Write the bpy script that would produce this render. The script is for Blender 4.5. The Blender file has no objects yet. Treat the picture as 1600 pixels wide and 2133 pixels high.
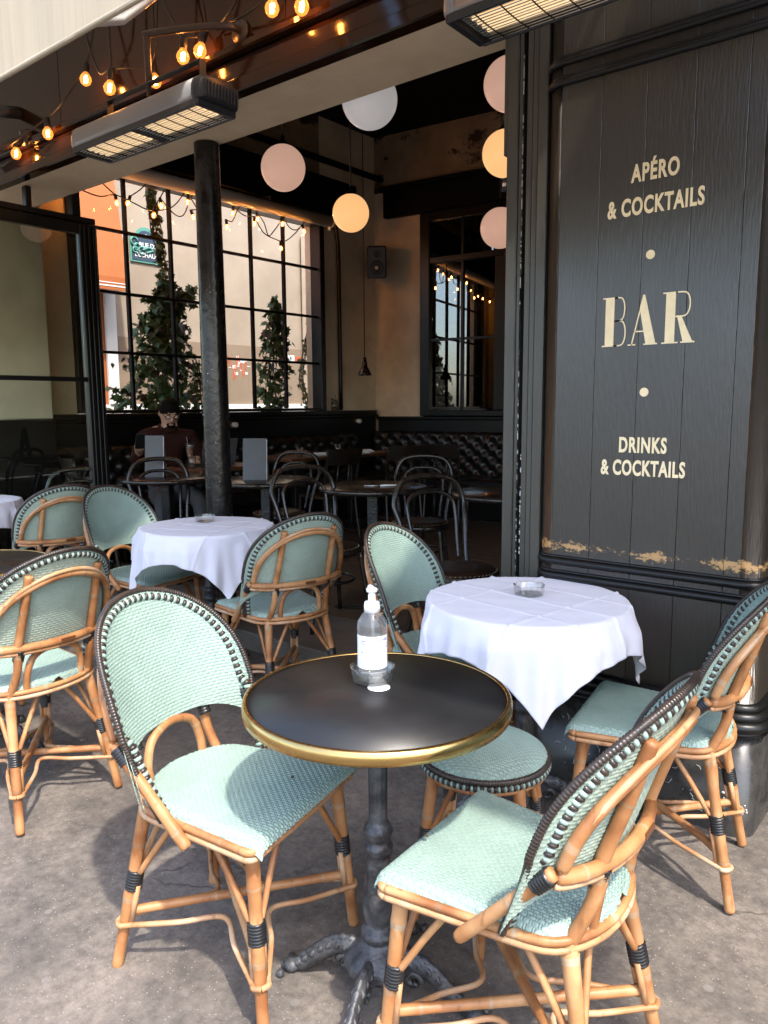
import bpy, bmesh, math, random
import numpy as np
from mathutils import Vector, Matrix, Quaternion
random.seed(7)
rad = math.radians
sc = bpy.context.scene
C = sc.collection

# ------------------------------------------------------------------ camera
# world frame: +x along the cafe front (to the right), +y into the building, z up
cam_d = bpy.data.cameras.new('camera')
cam = bpy.data.objects.new('camera', cam_d)
C.objects.link(cam)
cam_d.sensor_fit = 'VERTICAL'
cam_d.sensor_height = 24.0
cam_d.lens = 24.0 * 1600.0 / 2133.0
cam_d.clip_start = 0.02
cam_d.clip_end = 400.0
YAW, PITCH, ROLL = rad(39.0), rad(7.9), rad(0.35)
fw = Vector((0, math.cos(PITCH), -math.sin(PITCH)))
dn = Vector((0, -math.sin(PITCH), -math.cos(PITCH)))
rt = Vector((1, 0, 0))
rt2 = rt * math.cos(ROLL) + dn * math.sin(ROLL)
dn2 = dn * math.cos(ROLL) - rt * math.sin(ROLL)
rz = Matrix.Rotation(YAW, 3, 'Z')
rt2, dn2, fw = rz @ rt2, rz @ dn2, rz @ fw
m = Matrix((rt2, -dn2, -fw)).transposed()
cam.matrix_world = Matrix.Translation((0, 0, 1.39)) @ m.to_4x4()
sc.camera = cam

# ------------------------------------------------------------------ sky, sun, exposure
SUN_EL = rad(58)
SUN_AZ = Vector((0.906, -0.42, 0)).normalized()
sund = Vector((SUN_AZ.x * math.cos(SUN_EL), SUN_AZ.y * math.cos(SUN_EL), math.sin(SUN_EL)))
w = bpy.data.worlds.new('World')
sc.world = w
w.use_nodes = True
nt = w.node_tree
bg = nt.nodes['Background']
sky = nt.nodes.new('ShaderNodeTexSky')
sky.sky_type = 'NISHITA'
sky.sun_disc = False
sky.sun_elevation = SUN_EL
sky.sun_rotation = math.atan2(sund.x, sund.y)
sky.air_density = 1.0
sky.dust_density = 2.5
sky.ozone_density = 1.0
nt.links.new(sky.outputs[0], bg.inputs[0])
bg.inputs[1].default_value = 0.15
ld = bpy.data.lights.new('sun', 'SUN')
ld.energy = 1.3
ld.angle = rad(1.6)
ld.color = (1.0, 0.93, 0.82)
sun = bpy.data.objects.new('sun', ld)
C.objects.link(sun)
sun.location = (3, -3, 8)
sun.rotation_euler = (-sund).to_track_quat('-Z', 'Y').to_euler()
sc.view_settings.view_transform = 'Standard'
sc.view_settings.look = 'None'
sc.view_settings.exposure = 2.28
sc.view_settings.gamma = 1.0
sc.view_settings.use_curve_mapping = False
sc.render.engine = 'CYCLES'
sc.cycles.max_bounces = 10
sc.cycles.diffuse_bounces = 7
sc.cycles.glossy_bounces = 4
sc.cycles.transparent_max_bounces = 16
sc.cycles.transmission_bounces = 8
sc.cycles.use_denoising = True
sc.cycles.sample_clamp_indirect = 6.0
sc.cycles.caustics_reflective = False
sc.cycles.caustics_refractive = False

# ------------------------------------------------------------------ materials
MATS = {}
def nodes_of(mt):
    return mt.node_tree.nodes, mt.node_tree.links
def mat(name, col, rough=0.5, metal=0.0, spec=0.5, var=0.0, vscale=8.0, col2=None, bump=0.0, bscale=60.0,
        stretch=(1, 1, 1), coat=0.0, rvar=0.0, detail=4.0, sheen=0.0):
    """principled material with noise-driven colour variation (towards col2), roughness variation and fine relief"""
    mt = bpy.data.materials.new(name)
    mt.use_nodes = True
    N, L = nodes_of(mt)
    b = N['Principled BSDF']
    b.inputs['Base Color'].default_value = (*col, 1)
    b.inputs['Roughness'].default_value = rough
    b.inputs['Metallic'].default_value = metal
    b.inputs['Specular IOR Level'].default_value = spec
    if coat: b.inputs['Coat Weight'].default_value = coat; b.inputs['Coat Roughness'].default_value = 0.12
    if sheen: b.inputs['Sheen Weight'].default_value = sheen
    if var or bump or rvar:
        tc = N.new('ShaderNodeTexCoord'); mp = N.new('ShaderNodeMapping')
        mp.inputs['Scale'].default_value = stretch
        L.new(tc.outputs['Object'], mp.inputs['Vector'])
    if var or rvar:
        nz = N.new('ShaderNodeTexNoise'); nz.inputs['Scale'].default_value = vscale; nz.inputs['Detail'].default_value = detail
        nz.inputs['Roughness'].default_value = 0.65
        L.new(mp.outputs[0], nz.inputs['Vector'])
        mr = N.new('ShaderNodeMapRange'); mr.inputs['From Min'].default_value = 0.36; mr.inputs['From Max'].default_value = 0.66
        L.new(nz.outputs['Fac'], mr.inputs['Value'])
    if var:
        c2 = col2 or tuple(c * (1 - var) for c in col)
        mx = N.new('ShaderNodeMix'); mx.data_type = 'RGBA'
        mx.inputs['A'].default_value = (*col, 1); mx.inputs['B'].default_value = (*c2, 1)
        L.new(mr.outputs[0], mx.inputs['Factor'])
        L.new(mx.outputs['Result'], b.inputs['Base Color'])
    if rvar:
        m2 = N.new('ShaderNodeMapRange'); m2.inputs['To Min'].default_value = max(0.02, rough - rvar); m2.inputs['To Max'].default_value = rough + rvar
        m2.inputs['From Min'].default_value = 0.3; m2.inputs['From Max'].default_value = 0.7
        L.new(nz.outputs['Fac'], m2.inputs['Value']); L.new(m2.outputs[0], b.inputs['Roughness'])
    if bump:
        n2 = N.new('ShaderNodeTexNoise'); n2.inputs['Scale'].default_value = bscale; n2.inputs['Detail'].default_value = 5
        L.new(mp.outputs[0], n2.inputs['Vector'])
        bp = N.new('ShaderNodeBump'); bp.inputs['Strength'].default_value = bump; bp.inputs['Distance'].default_value = 0.01
        L.new(n2.outputs['Fac'], bp.inputs['Height']); L.new(bp.outputs[0], b.inputs['Normal'])
    MATS[name] = mt
    return mt
def emit(name, col, strength):
    mt = bpy.data.materials.new(name); mt.use_nodes = True
    b = mt.node_tree.nodes['Principled BSDF']
    b.inputs['Base Color'].default_value = (*col, 1)
    b.inputs['Emission Color'].default_value = (*col, 1)
    b.inputs['Emission Strength'].default_value = strength
    b.inputs['Roughness'].default_value = 0.25
    MATS[name] = mt
    return mt
def thin_glass(name, tint=(1, 1, 1), rough=0.0, boost=1.0, milk=0.0):
    mt = bpy.data.materials.new(name); mt.use_nodes = True
    N, L = nodes_of(mt); N.clear()
    o = N.new('ShaderNodeOutputMaterial'); mx = N.new('ShaderNodeMixShader')
    t = N.new('ShaderNodeBsdfTransparent'); g = N.new('ShaderNodeBsdfGlossy'); f = N.new('ShaderNodeLayerWeight')
    t.inputs[0].default_value = (*tint, 1); g.inputs['Roughness'].default_value = rough
    pw = N.new('ShaderNodeMath'); pw.operation = 'POWER'; pw.inputs[1].default_value = 4.0
    mu = N.new('ShaderNodeMath'); mu.operation = 'MULTIPLY_ADD'; mu.inputs[1].default_value = 0.6 * boost; mu.inputs[2].default_value = 0.035 * boost; mu.use_clamp = True
    L.new(f.outputs['Facing'], pw.inputs[0]); L.new(pw.outputs[0], mu.inputs[0])
    L.new(mu.outputs[0], mx.inputs[0]); L.new(t.outputs[0], mx.inputs[1]); L.new(g.outputs[0], mx.inputs[2])
    last = mx
    if milk:
        d = N.new('ShaderNodeBsdfTranslucent'); d.inputs[0].default_value = (0.85, 0.86, 0.86, 1); d2 = N.new('ShaderNodeBsdfDiffuse'); d2.inputs[0].default_value = (0.85, 0.86, 0.86, 1)
        md = N.new('ShaderNodeMixShader'); md.inputs[0].default_value = 0.5; L.new(d.outputs[0], md.inputs[1]); L.new(d2.outputs[0], md.inputs[2])
        m3 = N.new('ShaderNodeMixShader'); m3.inputs[0].default_value = milk; L.new(mx.outputs[0], m3.inputs[1]); L.new(md.outputs[0], m3.inputs[2]); last = m3
    L.new(last.outputs[0], o.inputs[0])
    MATS[name] = mt
    return mt

mat('mint', (0.258, 0.355, 0.312), 0.36, spec=0.45, var=0.16, vscale=7, rvar=0.06)
mat('mint_back', (0.30, 0.375, 0.31), 0.45, spec=0.4, var=0.12, vscale=14)
mat('coil_black', (0.022, 0.017, 0.015), 0.30, spec=0.5, var=0.4, vscale=30, col2=(0.045, 0.030, 0.022))
mat('binding_black', (0.014, 0.014, 0.015), 0.32)
mat('brass', (0.62, 0.42, 0.16), 0.26, metal=1.0, var=0.15, vscale=12, rvar=0.06)
mat('top_black', (0.010, 0.010, 0.011), 0.38, spec=0.4, var=0.3, vscale=5, rvar=0.07, bump=0.02, bscale=300, col2=(0.014, 0.014, 0.015))
mat('cloth', (0.66, 0.655, 0.73), 0.85, spec=0.15, var=0.04, vscale=5, bump=0.22, bscale=20, sheen=0.2)
mat('iron', (0.030, 0.031, 0.034), 0.42, metal=0.35, var=0.8, vscale=26, col2=(0.10, 0.10, 0.105), bump=0.25, bscale=120, rvar=0.1)
mat('iron_black', (0.012, 0.012, 0.013), 0.34, var=0.3, vscale=20, bump=0.5, bscale=70, rvar=0.08)
mat('column_black', (0.006, 0.006, 0.006), 0.24, spec=0.5, var=0.6, vscale=22, col2=(0.011, 0.010, 0.010), bump=0.25, bscale=45, stretch=(1, 1, 0.6), rvar=0.08)
mat('gloss_black', (0.020, 0.008, 0.003), 0.10, spec=0.34, bump=0.06, bscale=16, stretch=(0.4, 1, 3), rvar=0.05, vscale=4)
mat('satin_black', (0.006, 0.006, 0.006), 0.36, spec=0.38, var=0.3, vscale=9, bump=0.08, bscale=60)
mat('room_black', (0.005, 0.005, 0.005), 0.6, spec=0.15)
mat('jamb_paint', (0.042, 0.040, 0.033), 0.34, spec=0.55, var=0.5, vscale=7, col2=(0.062, 0.058, 0.047), bump=0.2, bscale=90, stretch=(1, 1, 0.1))
mat('gold_letter', (0.90, 0.74, 0.46), 0.45, var=0.1, vscale=30)
mat('plaster', (0.86, 0.71, 0.52), 0.85, spec=0.2, var=0.25, vscale=2.2, bump=0.2, bscale=30)
mat('soffit_plaster', (0.86, 0.70, 0.49), 0.8, spec=0.2, var=1.0, vscale=6, col2=(0.78, 0.62, 0.41), bump=0.15, bscale=40, detail=8)
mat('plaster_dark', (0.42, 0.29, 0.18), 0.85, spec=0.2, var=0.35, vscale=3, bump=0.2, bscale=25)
emit('quartz', (1.0, 0.74, 0.44), 0.20)
mat('pier_plaster', (0.72, 0.69, 0.53), 0.85, spec=0.2, var=0.2, vscale=2.2)
mat('soot', (0.035, 0.025, 0.02), 0.9, spec=0.1, var=0.5, vscale=20)
mat('awning', (0.47, 0.395, 0.285), 0.85, spec=0.15, var=0.12, vscale=7, stretch=(6, 1, 0.3), bump=0.15, bscale=16)
mat('leather', (0.013, 0.012, 0.011), 0.30, spec=0.55, var=0.4, vscale=12, bump=0.12, bscale=120)
mat('leather_brown', (0.030, 0.016, 0.010), 0.32, spec=0.5, var=0.4, vscale=12)
mat('nail', (0.35, 0.27, 0.17), 0.3, metal=1.0)
mat('bentwood', (0.012, 0.011, 0.010), 0.20, spec=0.6, var=0.5, vscale=18, col2=(0.030, 0.022, 0.016), rvar=0.06)
mat('brown_wood', (0.13, 0.050, 0.020), 0.32, var=0.5, vscale=9, stretch=(1, 6, 1))
mat('dark_wood', (0.020, 0.014, 0.010), 0.3, var=0.4, vscale=9)
mat('menu_grey', (0.085, 0.088, 0.094), 0.45, var=0.15, vscale=9)
mat('white_paint', (0.70, 0.70, 0.68), 0.4)
mat('paper', (0.75, 0.75, 0.74), 0.7)
mat('heater_grey', (0.30, 0.305, 0.315), 0.36, metal=0.25, var=0.12, vscale=3, stretch=(0.3, 1, 1), rvar=0.05)
mat('heater_cap', (0.028, 0.030, 0.034), 0.42)
mat('steel', (0.55, 0.54, 0.52), 0.28, metal=1.0)
mat('reflector', (0.80, 0.66, 0.44), 0.35, metal=0.35, var=0.15, vscale=30, bump=0.3, bscale=40)
mat('cable', (0.018, 0.015, 0.013), 0.45)
mat('tube_brown', (0.045, 0.030, 0.022), 0.35)
mat('stone_black', (0.024, 0.023, 0.022), 0.28, spec=0.6, var=1.0, vscale=9, col2=(0.055, 0.052, 0.048), rvar=0.1, detail=8)
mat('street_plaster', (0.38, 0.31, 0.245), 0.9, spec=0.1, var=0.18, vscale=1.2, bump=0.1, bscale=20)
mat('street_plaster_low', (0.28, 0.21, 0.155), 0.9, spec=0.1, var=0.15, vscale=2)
mat('orange', (0.42, 0.125, 0.035), 0.75, var=0.12, vscale=3)
mat('graffiti_red', (0.50, 0.09, 0.03), 0.8)
mat('sign_blue', (0.045, 0.07, 0.11), 0.35)
mat('sign_green', (0.10, 0.30, 0.25), 0.4)
mat('blind_grey', (0.66, 0.64, 0.60), 0.4, spec=0.5)
mat('leaf', (0.055, 0.105, 0.028), 0.45, spec=0.4, var=0.55, vscale=9, col2=(0.10, 0.135, 0.05))
mat('leaf_dry', (0.10, 0.055, 0.025), 0.8, var=0.4, vscale=20)
mat('stem', (0.09, 0.055, 0.03), 0.8)
mat('skin', (0.62, 0.37, 0.27), 0.5, var=0.1, vscale=20)
mat('hair', (0.006, 0.005, 0.0045), 0.75, spec=0.15, bump=0.8, bscale=160)
mat('sweater', (0.040, 0.016, 0.012), 0.9, spec=0.1, bump=0.3, bscale=150)
mat('trousers', (0.14, 0.14, 0.15), 0.9, spec=0.1, var=0.2, vscale=12)
mat('rubber', (0.012, 0.012, 0.012), 0.5)
mat('floor_wood', (0.13, 0.088, 0.058), 0.45, var=0.5, vscale=5, stretch=(1, 8, 1), bump=0.1, bscale=40)
mat('concrete_strip', (0.17, 0.15, 0.125), 0.8, var=0.3, vscale=6)
mat('latte', (0.35, 0.16, 0.07), 0.4)
mat('label_white', (0.80, 0.80, 0.80), 0.35)
mat('print_blue', (0.16, 0.20, 0.48), 0.5)
mat('print_grey', (0.22, 0.23, 0.30), 0.5)
mat('print_orange', (0.75, 0.33, 0.05), 0.5)
mat('pump_white', (0.82, 0.82, 0.83), 0.32)
mat('concrete_wall', (0.40, 0.36, 0.31), 0.85, var=0.2, vscale=1.0)
emit('filament', (1.0, 0.48, 0.15), 48.0)
emit('globe_white', (0.60, 0.57, 0.56), 0.10)
emit('globe_pink', (0.62, 0.37, 0.275), 0.16)
emit('globe_warm', (0.82, 0.44, 0.18), 0.24)
thin_glass('pane', (0.97, 0.98, 0.97), 0.0, 0.3)
thin_glass('door_pane', (0.93, 0.95, 0.90), 0.0, 1.8)
thin_glass('mirror_pane', (0.30, 0.30, 0.30), 0.0, 7.0)
thin_glass('bottle_plastic', (0.97, 0.97, 0.97), 0.06, 1.4, 0.11)
thin_glass('glassware', (0.96, 0.97, 0.96), 0.02, 3.0, 0.03)
def amber_bulb():
    mt = thin_glass('bulb', (1.0, 0.72, 0.40), 0.02, 1.6)
    N, L = nodes_of(mt); o = next(n for n in N if n.type == 'OUTPUT_MATERIAL'); src = o.inputs[0].links[0].from_socket
    e = N.new('ShaderNodeEmission'); e.inputs[0].default_value = (1.0, 0.30, 0.05, 1); e.inputs[1].default_value = 0.22
    a = N.new('ShaderNodeAddShader'); L.new(src, a.inputs[0]); L.new(e.outputs[0], a.inputs[1]); L.new(a.outputs[0], o.inputs[0])
amber_bulb()
def rattan():
    mt = mat('rattan', (0.40, 0.17, 0.055), 0.46, spec=0.4)
    N, L = nodes_of(mt); b = N['Principled BSDF']
    tc = N.new('ShaderNodeTexCoord'); oi = N.new('ShaderNodeObjectInfo')
    n1 = N.new('ShaderNodeTexNoise'); n1.inputs['Scale'].default_value = 9; n1.inputs['Detail'].default_value = 6
    n2 = N.new('ShaderNodeTexNoise'); n2.inputs['Scale'].default_value = 45; n2.inputs['Detail'].default_value = 5
    mp = N.new('ShaderNodeMapping'); mp.inputs['Scale'].default_value = (1, 1, 0.25)
    ad = N.new('ShaderNodeVectorMath'); ad.operation = 'ADD'
    L.new(tc.outputs['Object'], ad.inputs[0]); L.new(oi.outputs['Random'], ad.inputs[1])
    L.new(ad.outputs[0], n1.inputs['Vector']); L.new(ad.outputs[0], mp.inputs[0]); L.new(mp.outputs[0], n2.inputs['Vector'])
    r1 = N.new('ShaderNodeValToRGB')
    e = r1.color_ramp.elements
    e[0].position = 0.34; e[0].color = (0.24, 0.092, 0.032, 1)
    e[1].position = 0.68; e[1].color = (0.49, 0.27, 0.125, 1)
    q = e.new(0.5); q.color = (0.37, 0.170, 0.066, 1)
    L.new(n1.outputs['Fac'], r1.inputs[0])
    r2 = N.new('ShaderNodeMapRange'); r2.inputs['From Min'].default_value = 0.60; r2.inputs['From Max'].default_value = 0.72
    L.new(n2.outputs['Fac'], r2.inputs['Value'])
    mx = N.new('ShaderNodeMix'); mx.data_type = 'RGBA'; mx.inputs['B'].default_value = (0.13, 0.055, 0.026, 1)
    mu = N.new('ShaderNodeMath'); mu.operation = 'MULTIPLY'; mu.inputs[1].default_value = 0.55
    L.new(r2.outputs[0], mu.inputs[0]); L.new(mu.outputs[0], mx.inputs['Factor']); L.new(r1.outputs[0], mx.inputs['A'])
    L.new(mx.outputs['Result'], b.inputs['Base Color'])
    bp = N.new('ShaderNodeBump'); bp.inputs['Strength'].default_value = 0.12; bp.inputs['Distance'].default_value = 0.004
    L.new(n2.outputs['Fac'], bp.inputs['Height']); L.new(bp.outputs[0], b.inputs['Normal'])
rattan()
def rattan_worn():
    mt = MATS['rattan'].copy(); mt.name = 'rattan_pale'
    for n in mt.node_tree.nodes:
        if n.type == 'VALTORGB':
            cs = [(0.34, 0.16, 0.065, 1), (0.43, 0.235, 0.115, 1), (0.50, 0.34, 0.22, 1)]
            for el, c in zip(n.color_ramp.elements, cs): el.color = c
    MATS['rattan_pale'] = mt
rattan_worn()
def rattan_node():
    mt = MATS['rattan'].copy(); mt.name = 'rattan_node'
    for n in mt.node_tree.nodes:
        if n.type == 'VALTORGB':
            cs = [(0.22, 0.11, 0.05, 1), (0.36, 0.22, 0.12, 1), (0.44, 0.33, 0.22, 1)]
            for el, c in zip(n.color_ramp.elements, cs): el.color = c
    MATS['rattan_node'] = mt
rattan_node()
def asphalt():
    mt = mat('asphalt', (0.12, 0.11, 0.10), 0.85, spec=0.25)
    N, L = nodes_of(mt); b = N['Principled BSDF']
    tc = N.new('ShaderNodeTexCoord')
    def noise(s, d=6, r=0.6, dist=0.0):
        n = N.new('ShaderNodeTexNoise'); n.inputs['Scale'].default_value = s; n.inputs['Detail'].default_value = d
        n.inputs['Roughness'].default_value = r; n.inputs['Distortion'].default_value = dist
        L.new(tc.outputs['Object'], n.inputs['Vector']); return n
    a = noise(2.6, 10, 0.72, 0.15); c = noise(38, 8, 0.72, 0.1); f = noise(210, 3, 0.7)
    r1 = N.new('ShaderNodeValToRGB'); e = r1.color_ramp.elements
    e[0].position = 0.34; e[0].color = (0.088, 0.079, 0.072, 1); e[1].position = 0.66; e[1].color = (0.225, 0.193, 0.168, 1)
    L.new(a.outputs['Fac'], r1.inputs[0])
    r2 = N.new('ShaderNodeValToRGB'); e = r2.color_ramp.elements
    e[0].position = 0.34; e[0].color = (0.62, 0.62, 0.62, 1); e[1].position = 0.62; e[1].color = (1.08, 1.07, 1.05, 1)
    L.new(c.outputs['Fac'], r2.inputs[0])
    mx = N.new('ShaderNodeMix'); mx.data_type = 'RGBA'; mx.blend_type = 'MULTIPLY'; mx.inputs['Factor'].default_value = 1
    L.new(r1.outputs[0], mx.inputs['A']); L.new(r2.outputs[0], mx.inputs['B'])
    v = N.new('ShaderNodeTexVoronoi'); v.inputs['Scale'].default_value = 110; L.new(tc.outputs['Object'], v.inputs['Vector'])
    r3 = N.new('ShaderNodeMapRange'); r3.inputs['From Min'].default_value = 0.22; r3.inputs['From Max'].default_value = 0.10
    L.new(v.outputs['Distance'], r3.inputs['Value'])
    wn = N.new('ShaderNodeMapRange'); wn.inputs['From Min'].default_value = 0.62; wn.inputs['From Max'].default_value = 0.70
    L.new(v.outputs['Color'], wn.inputs['Value'])
    mu = N.new('ShaderNodeMath'); mu.operation = 'MULTIPLY'; L.new(r3.outputs[0], mu.inputs[0]); L.new(wn.outputs[0], mu.inputs[1])
    m2 = N.new('ShaderNodeMix'); m2.data_type = 'RGBA'; m2.inputs['B'].default_value = (0.36, 0.31, 0.27, 1)
    L.new(mu.outputs[0], m2.inputs['Factor']); L.new(mx.outputs['Result'], m2.inputs['A'])
    # flattened chewing-gum spots and pale scuffs
    v2 = N.new('ShaderNodeTexVoronoi'); v2.inputs['Scale'].default_value = 15; L.new(tc.outputs['Object'], v2.inputs['Vector'])
    r4 = N.new('ShaderNodeMapRange'); r4.inputs['From Min'].default_value = 0.20; r4.inputs['From Max'].default_value = 0.16
    L.new(v2.outputs['Distance'], r4.inputs['Value'])
    w4 = N.new('ShaderNodeMapRange'); w4.inputs['From Min'].default_value = 0.55; w4.inputs['From Max'].default_value = 0.75; w4.inputs['To Max'].default_value = 0.55
    L.new(v2.outputs['Color'], w4.inputs['Value'])
    m4 = N.new('ShaderNodeMath'); m4.operation = 'MULTIPLY'; L.new(r4.outputs[0], m4.inputs[0]); L.new(w4.outputs[0], m4.inputs[1])
    m3 = N.new('ShaderNodeMix'); m3.data_type = 'RGBA'; m3.inputs['B'].default_value = (0.20, 0.185, 0.175, 1)
    L.new(m4.outputs[0], m3.inputs['Factor']); L.new(m2.outputs['Result'], m3.inputs['A'])
    st = noise(0.9, 9, 0.66, 0.3)
    r5 = N.new('ShaderNodeMapRange'); r5.inputs['From Min'].default_value = 0.54; r5.inputs['From Max'].default_value = 0.64; r5.inputs['To Max'].default_value = 0.50; L.new(st.outputs['Fac'], r5.inputs['Value'])
    m5 = N.new('ShaderNodeMix'); m5.data_type = 'RGBA'; m5.inputs['B'].default_value = (0.060, 0.053, 0.048, 1); L.new(r5.outputs[0], m5.inputs['Factor']); L.new(m3.outputs['Result'], m5.inputs['A'])
    wv = noise(3.0, 4, 0.6); va = N.new('ShaderNodeVectorMath'); va.operation = 'MULTIPLY_ADD'; va.inputs[1].default_value = (0.22, 0.22, 0.22); L.new(wv.outputs['Color'], va.inputs[0]); L.new(tc.outputs['Object'], va.inputs[2])
    v3 = N.new('ShaderNodeTexVoronoi'); v3.feature = 'DISTANCE_TO_EDGE'; v3.inputs['Scale'].default_value = 2.1; L.new(va.outputs[0], v3.inputs['Vector'])
    r6 = N.new('ShaderNodeMapRange'); r6.inputs['From Min'].default_value = 0.010; r6.inputs['From Max'].default_value = 0.003; L.new(v3.outputs['Distance'], r6.inputs['Value'])
    r7 = N.new('ShaderNodeMapRange'); r7.inputs['From Min'].default_value = 0.50; r7.inputs['From Max'].default_value = 0.60; r7.inputs['To Max'].default_value = 0.6; L.new(a.outputs['Fac'], r7.inputs['Value'])
    mk = N.new('ShaderNodeMath'); mk.operation = 'MULTIPLY'; L.new(r6.outputs[0], mk.inputs[0]); L.new(r7.outputs[0], mk.inputs[1])
    m6 = N.new('ShaderNodeMix'); m6.data_type = 'RGBA'; m6.inputs['B'].default_value = (0.035, 0.031, 0.028, 1); L.new(mk.outputs[0], m6.inputs['Factor']); L.new(m5.outputs['Result'], m6.inputs['A'])
    L.new(m6.outputs['Result'], b.inputs['Base Color'])
    ad = N.new('ShaderNodeMath'); ad.operation = 'ADD'; L.new(c.outputs['Fac'], ad.inputs[0]); L.new(f.outputs['Fac'], ad.inputs[1])
    bp = N.new('ShaderNodeBump'); bp.inputs['Strength'].default_value = 0.5; bp.inputs['Distance'].default_value = 0.0045
    L.new(ad.outputs[0], bp.inputs['Height']); L.new(bp.outputs[0], b.inputs['Normal'])
asphalt()
def panel_wood():
    """black lacquered oak: long vertical open grain, worn bare along one band"""
    mt = mat('panel_wood', (0.020, 0.016, 0.0115), 0.30, spec=0.9)
    N, L = nodes_of(mt); b = N['Principled BSDF']
    tc = N.new('ShaderNodeTexCoord'); oi = N.new('ShaderNodeObjectInfo')
    ad = N.new('ShaderNodeVectorMath'); ad.operation = 'ADD'
    L.new(tc.outputs['Object'], ad.inputs[0]); L.new(oi.outputs['Random'], ad.inputs[1])
    mp = N.new('ShaderNodeMapping'); mp.inputs['Scale'].default_value = (1, 1, 0.10); L.new(ad.outputs[0], mp.inputs[0])
    g = N.new('ShaderNodeTexNoise'); g.inputs['Scale'].default_value = 170; g.inputs['Detail'].default_value = 4; L.new(mp.outputs[0], g.inputs['Vector'])
    n = N.new('ShaderNodeTexNoise'); n.inputs['Scale'].default_value = 3; n.inputs['Detail'].default_value = 5; L.new(ad.outputs[0], n.inputs['Vector'])
    r = N.new('ShaderNodeMapRange'); r.inputs['To Min'].default_value = 0.24; r.inputs['To Max'].default_value = 0.42
    L.new(n.outputs['Fac'], r.inputs['Value']); L.new(r.outputs[0], b.inputs['Roughness'])
    bp = N.new('ShaderNodeBump'); bp.inputs['Strength'].default_value = 0.5; bp.inputs['Distance'].default_value = 0.004
    L.new(g.outputs['Fac'], bp.inputs['Height']); L.new(bp.outputs[0], b.inputs['Normal'])
    # rubbed-through band of bare wood at chair-back height
    sx = N.new('ShaderNodeSeparateXYZ'); gm = N.new('ShaderNodeNewGeometry'); L.new(gm.outputs['Position'], sx.inputs[0])
    sb = N.new('ShaderNodeMath'); sb.operation = 'SUBTRACT'; sb.inputs[1].default_value = 0.885; L.new(sx.outputs['Z'], sb.inputs[0])
    ab = N.new('ShaderNodeMath'); ab.operation = 'ABSOLUTE'; L.new(sb.outputs[0], ab.inputs[0])
    bd = N.new('ShaderNodeMapRange'); bd.inputs['From Min'].default_value = 0.075; bd.inputs['From Max'].default_value = 0.0; L.new(ab.outputs[0], bd.inputs['Value'])
    mp2 = N.new('ShaderNodeMapping'); mp2.inputs['Scale'].default_value = (1, 1, 1.6); L.new(gm.outputs['Position'], mp2.inputs[0])
    sc2 = N.new('ShaderNodeTexNoise'); sc2.inputs['Scale'].default_value = 55; sc2.inputs['Detail'].default_value = 6; sc2.inputs['Roughness'].default_value = 0.75
    L.new(mp2.outputs[0], sc2.inputs['Vector'])
    lf = N.new('ShaderNodeTexNoise'); lf.inputs['Scale'].default_value = 5.5; lf.inputs['Detail'].default_value = 2; L.new(gm.outputs['Position'], lf.inputs['Vector'])
    lm = N.new('ShaderNodeMapRange'); lm.inputs['From Min'].default_value = 0.38; lm.inputs['From Max'].default_value = 0.60; lm.inputs['To Min'].default_value = 0.78; lm.inputs['To Max'].default_value = 1.14
    L.new(lf.outputs['Fac'], lm.inputs['Value'])
    th0 = N.new('ShaderNodeMath'); th0.operation = 'MULTIPLY'; L.new(bd.outputs[0], th0.inputs[0]); L.new(lm.outputs[0], th0.inputs[1])
    th = N.new('ShaderNodeMath'); th.operation = 'MULTIPLY'; L.new(th0.outputs[0], th.inputs[0]); L.new(sc2.outputs['Fac'], th.inputs[1])
    cut = N.new('ShaderNodeMapRange'); cut.inputs['From Min'].default_value = 0.44; cut.inputs['From Max'].default_value = 0.50; L.new(th.outputs[0], cut.inputs['Value'])
    mx = N.new('ShaderNodeMix'); mx.data_type = 'RGBA'; mx.inputs['A'].default_value = (0.020, 0.016, 0.0115, 1); mx.inputs['B'].default_value = (0.42, 0.24, 0.09, 1)
    L.new(cut.outputs[0], mx.inputs['Factor']); L.new(mx.outputs['Result'], b.inputs['Base Color'])
panel_wood()
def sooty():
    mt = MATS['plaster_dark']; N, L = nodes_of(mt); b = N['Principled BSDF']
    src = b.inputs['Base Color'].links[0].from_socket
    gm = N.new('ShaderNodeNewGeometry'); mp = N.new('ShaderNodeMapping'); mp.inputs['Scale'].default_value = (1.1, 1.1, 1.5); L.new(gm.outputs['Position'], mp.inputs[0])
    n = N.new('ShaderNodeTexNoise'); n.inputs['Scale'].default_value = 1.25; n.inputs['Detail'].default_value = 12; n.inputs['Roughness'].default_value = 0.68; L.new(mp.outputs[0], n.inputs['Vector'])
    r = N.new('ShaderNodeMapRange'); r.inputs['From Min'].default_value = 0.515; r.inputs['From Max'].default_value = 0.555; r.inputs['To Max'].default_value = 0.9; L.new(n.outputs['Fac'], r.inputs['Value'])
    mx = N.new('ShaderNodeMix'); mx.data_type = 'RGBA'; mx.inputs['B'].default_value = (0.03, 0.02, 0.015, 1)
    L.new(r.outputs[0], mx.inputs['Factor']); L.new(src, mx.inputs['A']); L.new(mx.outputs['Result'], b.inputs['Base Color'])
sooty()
def canvas():
    """awning cloth lets part of the daylight through"""
    mt = MATS['awning']; N, L = nodes_of(mt); o = next(n for n in N if n.type == 'OUTPUT_MATERIAL'); src = o.inputs[0].links[0].from_socket
    t = N.new('ShaderNodeBsdfTranslucent'); t.inputs[0].default_value = (0.62, 0.53, 0.40, 1)
    m = N.new('ShaderNodeMixShader'); m.inputs[0].default_value = 0.12; L.new(src, m.inputs[1]); L.new(t.outputs[0], m.inputs[2]); L.new(m.outputs[0], o.inputs[0])
canvas()

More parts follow.
